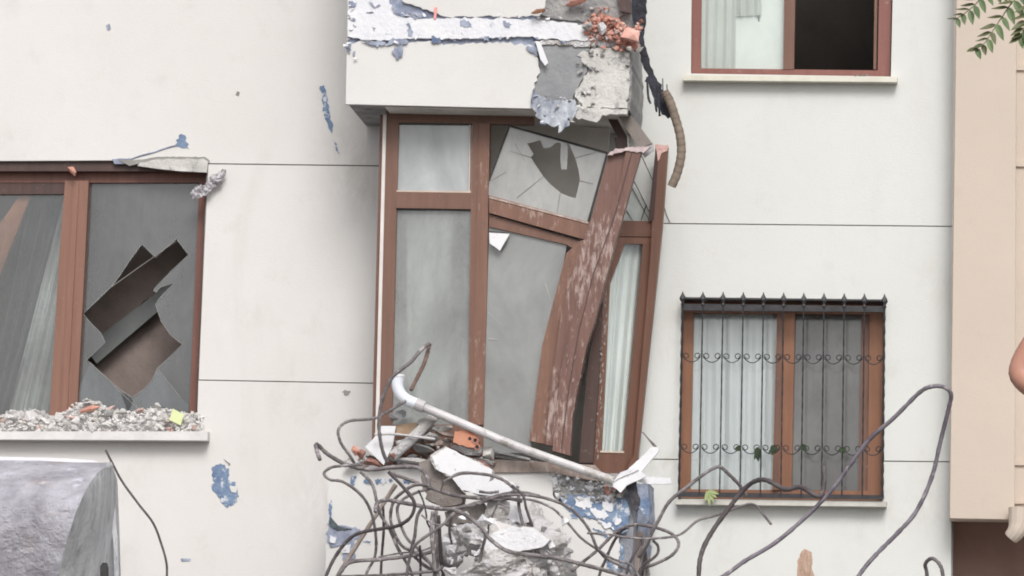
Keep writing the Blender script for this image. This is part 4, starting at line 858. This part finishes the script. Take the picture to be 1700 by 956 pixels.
rebar([(1085,898),(1092,906),(1092,918),(1082.5,928),(1066,940),(1056,970)], .011, 'small hooked bar inside the loop at the parapet corner', -1.8, D)
rebar([(1056,1010),(1062,956),(1066,925),(1078,895),(1090,866)], .013, 'straight rusty bar of the right bundle', -1.75)
rebar([(1068,1010),(1066,956),(1070,920),(1064,890)], .013, 'dark upright bar of the right bundle', -1.72, D)
rebar([(1046,1010),(1040,956),(1050,925),(1066,897)], .011, 'slanting bar at the left of the right bundle', -1.78, D)
rebar([(1076,1010),(1074,950),(1072,915)], .010, 'short upright bar at the right of the right bundle', -1.74)
rebar([(713,570),(698,582),(682,601),(664,615),(649,630),(634.6,663.6),(629,705),(634.6,746),(643,767)], .015, 'bent bar rising beside the pipe elbow to the highest tip', -1.6)
rebar([(713,571),(709,588),(703,605.6),(692,628),(682,648)], .016, 'short dark rusty end hanging from the highest tip', -1.6, surf('rusty_flat_end', (.12, .075, .06), (.2, .13, .11), 12))
rebar([(588,768),(580,755),(566,735),(562,713),(579,699),(620,694.6),(649,680),(674,665.6)], .012, 'bar curving from the pipe elbow round to the ledge left end', -1.62)
rebar([(531,763),(526,748),(526,738),(545.6,755),(574.6,771),(612,779.5),(650,776),(686,775),(702,781),(710,795),(713,812)], .017, 'thick bar along the parapet edge with a hooked left tip', -1.7)
rebar([(600,771),(570,773),(549.7,776),(538,786),(548,796),(570,800),(599,821),(616,850),(624,891),(622,924.5),(607.7,953.5),(590,1010)], .012, 'leftmost hairpin bar dropping down the white parapet', -1.75)
rebar([(599,783.7),(611,795),(620,808.6),(626,836),(632,855),(645,875),(661.6,912),(682,949),(700,1010)], .013, 'bar slanting down through the left tangle', -1.8)
rebar([(623,850),(626,836),(641,830),(674,835.5),(723.7,843.8),(757,843.8),(798,833.4),(831.4,821.8),(866,818),(895,824)], .016, 'long nearly level bar across the middle of the tangle', -2.0)
rebar([(649,785.8),(678,796),(707,806.5),(748.5,821),(798,827),(830,825),(866,832)], .015, 'bar dropping gently from the ledge towards the right', -1.9)
rebar([(525,1010),(541.4,956),(562,916),(591,887),(636.7,877),(662,872),(682,858),(688,836),(676,816),(645,783)], .014, 'bar rising from the bottom left and hooking back up', -1.92, D)
rebar([(712,806),(690,805),(670,816),(653,833.4),(649,866.5),(665.7,904),(694.7,920),(722,945),(740,1000)], .013, 'outer bar of the left ring', -1.95)
rebar([(714,811),(690,818),(668,830),(659.5,850),(674,891),(699,916),(723.7,949)], .012, 'inner bar of the left ring', -1.9)
rebar([(657,804),(620,862),(562,953.5),(540,1000)], .018, 'straight pale rusty bar slanting behind the left tangle', -1.62, M_rust)
rebar([(560,960),(566,949),(583,933),(632.6,928.7),(682,922.5),(715,916),(724,900)], .015, 'bar running level near the bottom left', -1.98)
rebar([(628,925),(660,919),(700,914),(722,906)], .007, 'thin level wire just above the bottom left bar', -1.9)
rebar([(757,848),(740,866),(723.7,879),(694.7,899.7),(684,915),(676,948),(672,1010)], .012, 'bar slanting down left from the crossing point', -2.02)
rebar([(806.5,891),(800,915),(794,956),(790,1010)], .013, 'upright bar in front of the large pale chunk', -2.1)
rebar([(828,833),(818,855),(812,872),(806,892)], .008, 'thin bar linking the level bar and the low sweeping bar', -2.05)
rebar([(719,850),(716,880),(720,920),(722,956),(722,1010)], .016, 'left bar of the upright bundle', -1.85)
rebar([(728,856),(730,890),(732,925),(736,956),(740,1010)], .015, 'right bar of the upright bundle', -1.88, D)
rebar([(724,846),(724,900),(727,956),(727,1010)], .014, 'middle bar of the upright bundle', -1.8)
rebar([(694.7,814),(702,830),(707,850),(709,866),(713,875)], .007, 'thin dark wire curling inside the left tangle', -1.85, M_iron)
rebar([(703,840),(692.6,858),(688.5,890),(684,915),(700,935),(725,950)], .014, 'bar dipping from the ring to the bundle foot', -1.98)
rebar([(750,858),(746,880),(750.6,904)], .010, 'short dark hook over the small white piece', -1.95, D)
rebar([(636,840),(637,880),(634,920),(632,960),(630,1010)], .011, 'single upright bar in the left tangle', -1.72, D)
rebar([(697,906),(698,930),(698,960),(698,1010)], .010, 'short upright bar left of the upright bundle', -2.0, D)
rebar([(560,957),(640,955),(720,948),(735,940)], .013, 'level bar along the bottom edge at the left', -1.9)
rebar([(700,855),(716,868),(735,872)], .007, 'thin twig like wire by the bundle', -1.95)
rebar([(796,816),(812,818),(828,816)], .011, 'short stub bar crossing the level bars', -2.08)
rebar([(828,836),(846,843),(862,850)], .008, 'thin stub bar behind the arched bars', -1.8)
rebar([(732,814),(736,800),(738,786)], .008, 'pale thin wire on the slab piece', -1.95, M_rust)
mk('thin_wire', tube([P(x, y, -.6) for x, y in ((175.5,747),(187.5,771),(203.6,800.5),(230,836.6),(254.5,868.8),(268,903.6),(276,933),(277,956),(276,1010))], .0085, 7, .03, 6), M_rebardk, None, 'single thin curved bar between the steel bucket and the wall', 'wire')

# ---------------- wood shard at the bottom
mk('wood_shard', join(rock(P(1336, 945, -2.5), (.055, .04, .13), 55, 3, 8, .1, rot=.05), prism(rough([(1322, 1000, .5), (1324, 930, .6), (1338, 913, .4), (1347, 916, .5), (1344, 932, .6), (1352, 956), (1352, 1000)], 5, 1.4), -2.52, .06)), M_shard, None, 'split pale wood shard poking up at the bottom right of centre', 'wood shard')

# ---------------- excavator bucket (bottom left, arm continues below the frame)
bk = thing('excavator_bucket', 'dusty scratched steel excavator bucket at the lower left corner', 'excavator bucket', P(60, 1250, -4.2))
NB = 28
def bprof(t):                                    # t 0 top back -> 1 low front ; returns (y px, Y)
    return 763 + 300 * (1 - math.cos(t * PI / 2)) ** 1.0 * 1.0 + 60 * t, -3.55 - .62 * math.sin(min(t * 1.9, 1) * PI / 2) + .55 * max(0, t - .35)
vs, fs = [], []
cols = [-420, -300, -200, -120, -60, -20, 20, 60, 100, 140]
for j in range(NB + 1):
    t = j / NB; y, Y = bprof(t)
    ridge = 178 - 20 * t - 105 * max(0, t - .08) ** .8
    for i in range(len(cols)):
        u = i / (len(cols) - 1)
        x = -420 + (ridge + 420) * u
        dent = .018 * noise.noise(Vector((x * .02, y * .02, 3)))
        vs.append(P(x, y + 5 * u * u * (1 - t), Y + dent))
nc = len(cols)
for j in range(NB):
    for i in range(nc - 1):
        a = j * nc + i; fs.append((a, a + 1, a + nc + 1, a + nc))
m0 = len(vs); vs += [v + Vector((0, .05, 0)) for v in vs]
fs += [tuple(q + m0 for q in f[::-1]) for f in fs]
mk('bucket_shell', (vs, fs), M_bucket, bk, smooth=True)
# cheek plate: from the ridge back to the rear edge
vs, fs = [], []
for j in range(NB + 1):
    t = j / NB; y, Y = bprof(t)
    ridge = 178 - 20 * t - 105 * max(0, t - .08) ** .8
    a = P(ridge, y + 5 * (1 - t), Y)
    yb = y; xb = 180 + 12 * min(1, t * 5) + 13 * t
    b = P(xb, yb + 4, -3.3)
    for k in range(7):
        u = k / 6; q = a.lerp(b, u); bul = math.sin(u * PI) * .03; vs.append(q + Vector((bul, -bul, 0)))
for j in range(NB):
    for k in range(6): a = j * 7 + k; fs.append((a, a + 1, a + 8, a + 7))
m0 = len(vs); vs += [v + Vector((-.04, .03, 0)) for v in vs]
fs += [tuple(q + m0 for q in f[::-1]) for f in fs]
mk('cheek_plate', (vs, fs), M_bucketside, bk, smooth=True)
mk('top_lip', tube([P(-420, 763, -3.5), P(-100, 763, -3.5), P(60, 765, -3.5), P(130, 768, -3.48), P(160, 772, -3.45), P(180, 785, -3.4)], .022, 8, .05, 4), surf('painted_edge_highlight', (.62, .60, .68), (.74, .72, .78), 9, .5, .4), bk)  # white-lilac colour paints the highlight along the top edge
mk('wear_strip', tube([P(178, 792, -3.36), P(186, 830, -3.4), P(190, 880, -3.45), P(193, 940, -3.5), P(194, 1000, -3.5)], .016, 6, .05, 4), M_bucketside, bk)
mk('pin_slot', prism([(166, 940), (170, 934), (176, 934), (178, 942), (178, 975), (166, 975)], -4.06, .05), M_gasket, bk)
mk('arm', tube([P(-60, 1100, -3.6), P(-200, 1500, -4.5), P(-500, 2080, -7.0)], .28, 8, 0, 3), M_bucket, bk)

# ---------------- tree with pinnate leaves in the top right corner
TX = P(1850, 0, -6)
tree = thing('tree', 'green tree of heaven with pinnate leaves hanging into the top right corner', 'tree', (TX.x + .6, -6, 0))
mk('trunk', tube([(TX.x + .6, -6, 0), (TX.x + .55, -6, 3), (TX.x + .7, -6.05, 6), (TX.x + .5, -6, 9.2), (TX.x + .2, -5.9, 10.2)], .16, 12, .05, 6, 0, .35), M_bark, tree, smooth=True)
br0 = P(1730, -70, -6)
mk('branch', tube([(TX.x + .55, -6, 8.3), (br0.x + .25, -6, br0.z + .1), tuple(br0), tuple(P(1660, -60, -6))], .03, 8, .05, 6, 0, .4), M_bark, tree, smooth=True)
def frond(rach, nl, Llen, upang, dnang, Y=-6, seed=0, dark=.3, both=True):
    rr = random.Random(seed)
    p3 = catmull([P(x, y, Y) for x, y in rach], 10); px = catmull([Vector((x, y, 0)) for x, y in rach], 10)
    st = mk('leaf_stalk', tube(p3, .005, 5, 0, 1, 0, .5), surf('leaf_stalk_green', (.2, .25, .1), (.28, .32, .16), 9), tree)
    for k in range(nl):
        t = (k + .4) / nl; i = min(int(t * (len(p3) - 1)), len(p3) - 1)
        for side in ((0, 1) if both else (1,)):
            a = (upang if side == 0 else dnang) + rr.uniform(-.14, .14) + (.25 * (t - .5) if side else 0)
            L = Llen * rr.uniform(.85, 1.12) * (.8 + .4 * math.sin(PI * min(1, t + .2)))
            b = px[i] + Vector((rr.uniform(-1.5, 1.5), rr.uniform(-1, 1), 0))
            q = P(b.x + math.cos(a) * L, b.y + math.sin(a) * L, Y - rr.uniform(.01, .06))
            mk('leaflet', leaf_geo(P(b.x, b.y, Y), q, rr.uniform(.0125, .0165) * (L / 22) ** .5 * (1.15 if side == 0 else 1.1), Vector((rr.uniform(-.3, .3), -1, rr.uniform(-.2, .6) if side else rr.uniform(1.0, 2.0)))),
               M_leafdk if (side == 0 or rr.random() < dark * .4) else M_leaf, st)
frond([(1660, -58), (1640, -22), (1622, 4), (1604, 20), (1584, 33)], 8, 24, math.radians(178), math.radians(72), seed=1)
frond([(1700, -50), (1688, -8), (1674, 12), (1658, 36), (1645, 56), (1632, 74), (1616, 82)], 10, 25, math.radians(172), math.radians(66), seed=2)
frond([(1730, -40), (1716, 0), (1706, 30), (1698, 52), (1692, 62)], 8, 26, math.radians(158), math.radians(82), -6.08, seed=3)
frond([(1740, -70), (1700, -40), (1675, -18), (1652, -8)], 8, 20, math.radians(170), math.radians(75), -5.95, seed=5)
frond([(1760, -40), (1742, 10), (1724, 40), (1712, 50)], 7, 24, math.radians(168), math.radians(100), -6.15, seed=4)

# ---------------- person: only the bent elbow reaches into the frame at the right
YP = -23.4
E = P(1688, 621, YP)
feet = E.z - 1.12
mk('rubble_mound', rock((E.x + .75, YP, feet * .5 - .12), (1.6, 1.3, feet * .5 + .3), 88, 4, 7, .06, rot=0), M_conc_pale, None, 'pale rubble mound under the person right of the frame', 'rubble mound')
pr = thing('person', 'person with bare bent elbow reaching in at the right edge', 'person', (E.x + .33, YP, feet))
def skin_body(name, nodes, edges, m, par, sub=2):
    me = bpy.data.meshes.new(name)
    o0 = WL[par.name]
    me.from_pydata([tuple(Vector(n[0]) - o0) for n in nodes], edges, []); me.materials.append(m)
    o = bpy.data.objects.new(name, me); COL.objects.link(o); o.parent = par; WL[o.name] = o0
    mod = o.modifiers.new('skin', 'SKIN'); mod.use_smooth_shade = True
    sv = me.skin_vertices[0].data
    for i, n in enumerate(nodes): sv[i].radius = n[1]
    sv[0].use_root = True
    s = o.modifiers.new('sub', 'SUBSURF'); s.levels = sub; s.render_levels = sub
    return o
cx = E.x + .40; f0 = feet
sh = E + Vector((.20, .03, .30)); sh2 = Vector((2 * cx - sh.x, sh.y, sh.z))
wr = E + Vector((.21, -.05, -.13))
V = Vector
nodes = [(V((cx, YP, f0 + .95)), (.15, .11)), (V((cx, YP, f0 + 1.15)), (.13, .10)), (V((cx, YP, f0 + 1.38)), (.16, .11)), (V((cx, YP, sh.z + .06)), (.06, .06)), (V((cx, YP, sh.z + .15)), (.055, .055)),
         (V((cx, YP - .01, sh.z + .25)), (.078, .09)), (V((cx, YP, sh.z + .34)), (.06, .07)),
         (sh, (.06, .06)), (sh.lerp(E, .55), (.048, .048)), (E + V((-.004, 0, 0)), (.034, .040)), (E.lerp(wr, .45), (.045, .042)), (wr, (.027, .025)), (wr + V((.06, .0, -.05)), (.035, .018)),
         (sh2, (.06, .06)), (V((sh2.x + .08, YP, sh.z - .30)), (.042, .042)), (V((sh2.x + .1, YP + .05, sh.z - .56)), (.028, .028)), (V((sh2.x + .1, YP + .08, sh.z - .66)), (.035, .02)),
         (V((cx - .10, YP, f0 + .88)), (.09, .09)), (V((cx - .12, YP, f0 + .5)), (.065, .065)), (V((cx - .13, YP, f0 + .1)), (.042, .042)), (V((cx - .13, YP + .14, f0 + .04)), (.045, .035)),
         (V((cx + .10, YP, f0 + .88)), (.09, .09)), (V((cx + .12, YP, f0 + .5)), (.065, .065)), (V((cx + .13, YP, f0 + .1)), (.042, .042)), (V((cx + .13, YP + .14, f0 + .04)), (.045, .035))]
edges = [(0, 1), (1, 2), (2, 3), (3, 4), (4, 5), (5, 6), (2, 7), (7, 8), (8, 9), (9, 10), (10, 11), (11, 12), (2, 13), (13, 14), (14, 15), (15, 16), (0, 17), (17, 18), (18, 19), (19, 20), (0, 21), (21, 22), (22, 23), (23, 24)]
skin_body('body', nodes, edges, M_skin, pr)
for hb, hd in ((wr + V((.06, 0, -.05)), V((.06, .01, -.05))), (V((sh2.x + .1, YP + .08, sh.z - .66)), V((.0, .03, -.07)))):
    sd_ = hd.cross(V((0, 1, 0))).normalized()
    for k in range(5):
        off = sd_ * (-.03 + .018 * k) if k < 4 else sd_ * -.045 - hd * .3
        ln = (.9, 1.05, 1.0, .8, .6)[k]
        skin_body('finger', [(hb + off * .7, (.009, .009)), (hb + off + hd * .5 * ln, (.0085, .0085)), (hb + off + hd * 1.0 * ln + V((0, .012, 0)), (.0075, .0075))], [(0, 1), (1, 2)], M_skin, pr, 1)
skin_body('shirt', [(V((cx, YP, f0 + .90)), (.17, .13)), (V((cx, YP, f0 + 1.15)), (.15, .12)), (V((cx, YP, f0 + 1.38)), (.175, .125)), (V((cx, YP, sh.z + .04)), (.075, .075)), (sh + V((.01, 0, 0)), (.078, .078)), (sh.lerp(E, .42), (.07, .07)),
          (sh2, (.078, .078)), (sh2.lerp(V((sh2.x + .08, YP, sh.z - .30)), .5), (.07, .07))], [(0, 1), (1, 2), (2, 3), (2, 4), (4, 5), (2, 6), (6, 7)], M_shirt, pr)
skin_body('trousers', [(V((cx, YP, f0 + .95)), (.165, .125)), (V((cx - .10, YP, f0 + .84)), (.10, .10)), (V((cx - .12, YP, f0 + .5)), (.08, .08)), (V((cx - .13, YP, f0 + .12)), (.062, .062)),
          (V((cx + .10, YP, f0 + .84)), (.10, .10)), (V((cx + .12, YP, f0 + .5)), (.08, .08)), (V((cx + .13, YP, f0 + .12)), (.062, .062))], [(0, 1), (1, 2), (2, 3), (0, 4), (4, 5), (5, 6)], M_jean, pr)
mk('hair', rock((cx, YP - .012, sh.z + .305), (.092, .105, .09), 3, 3, 0, .05), M_hair, pr, smooth=True)
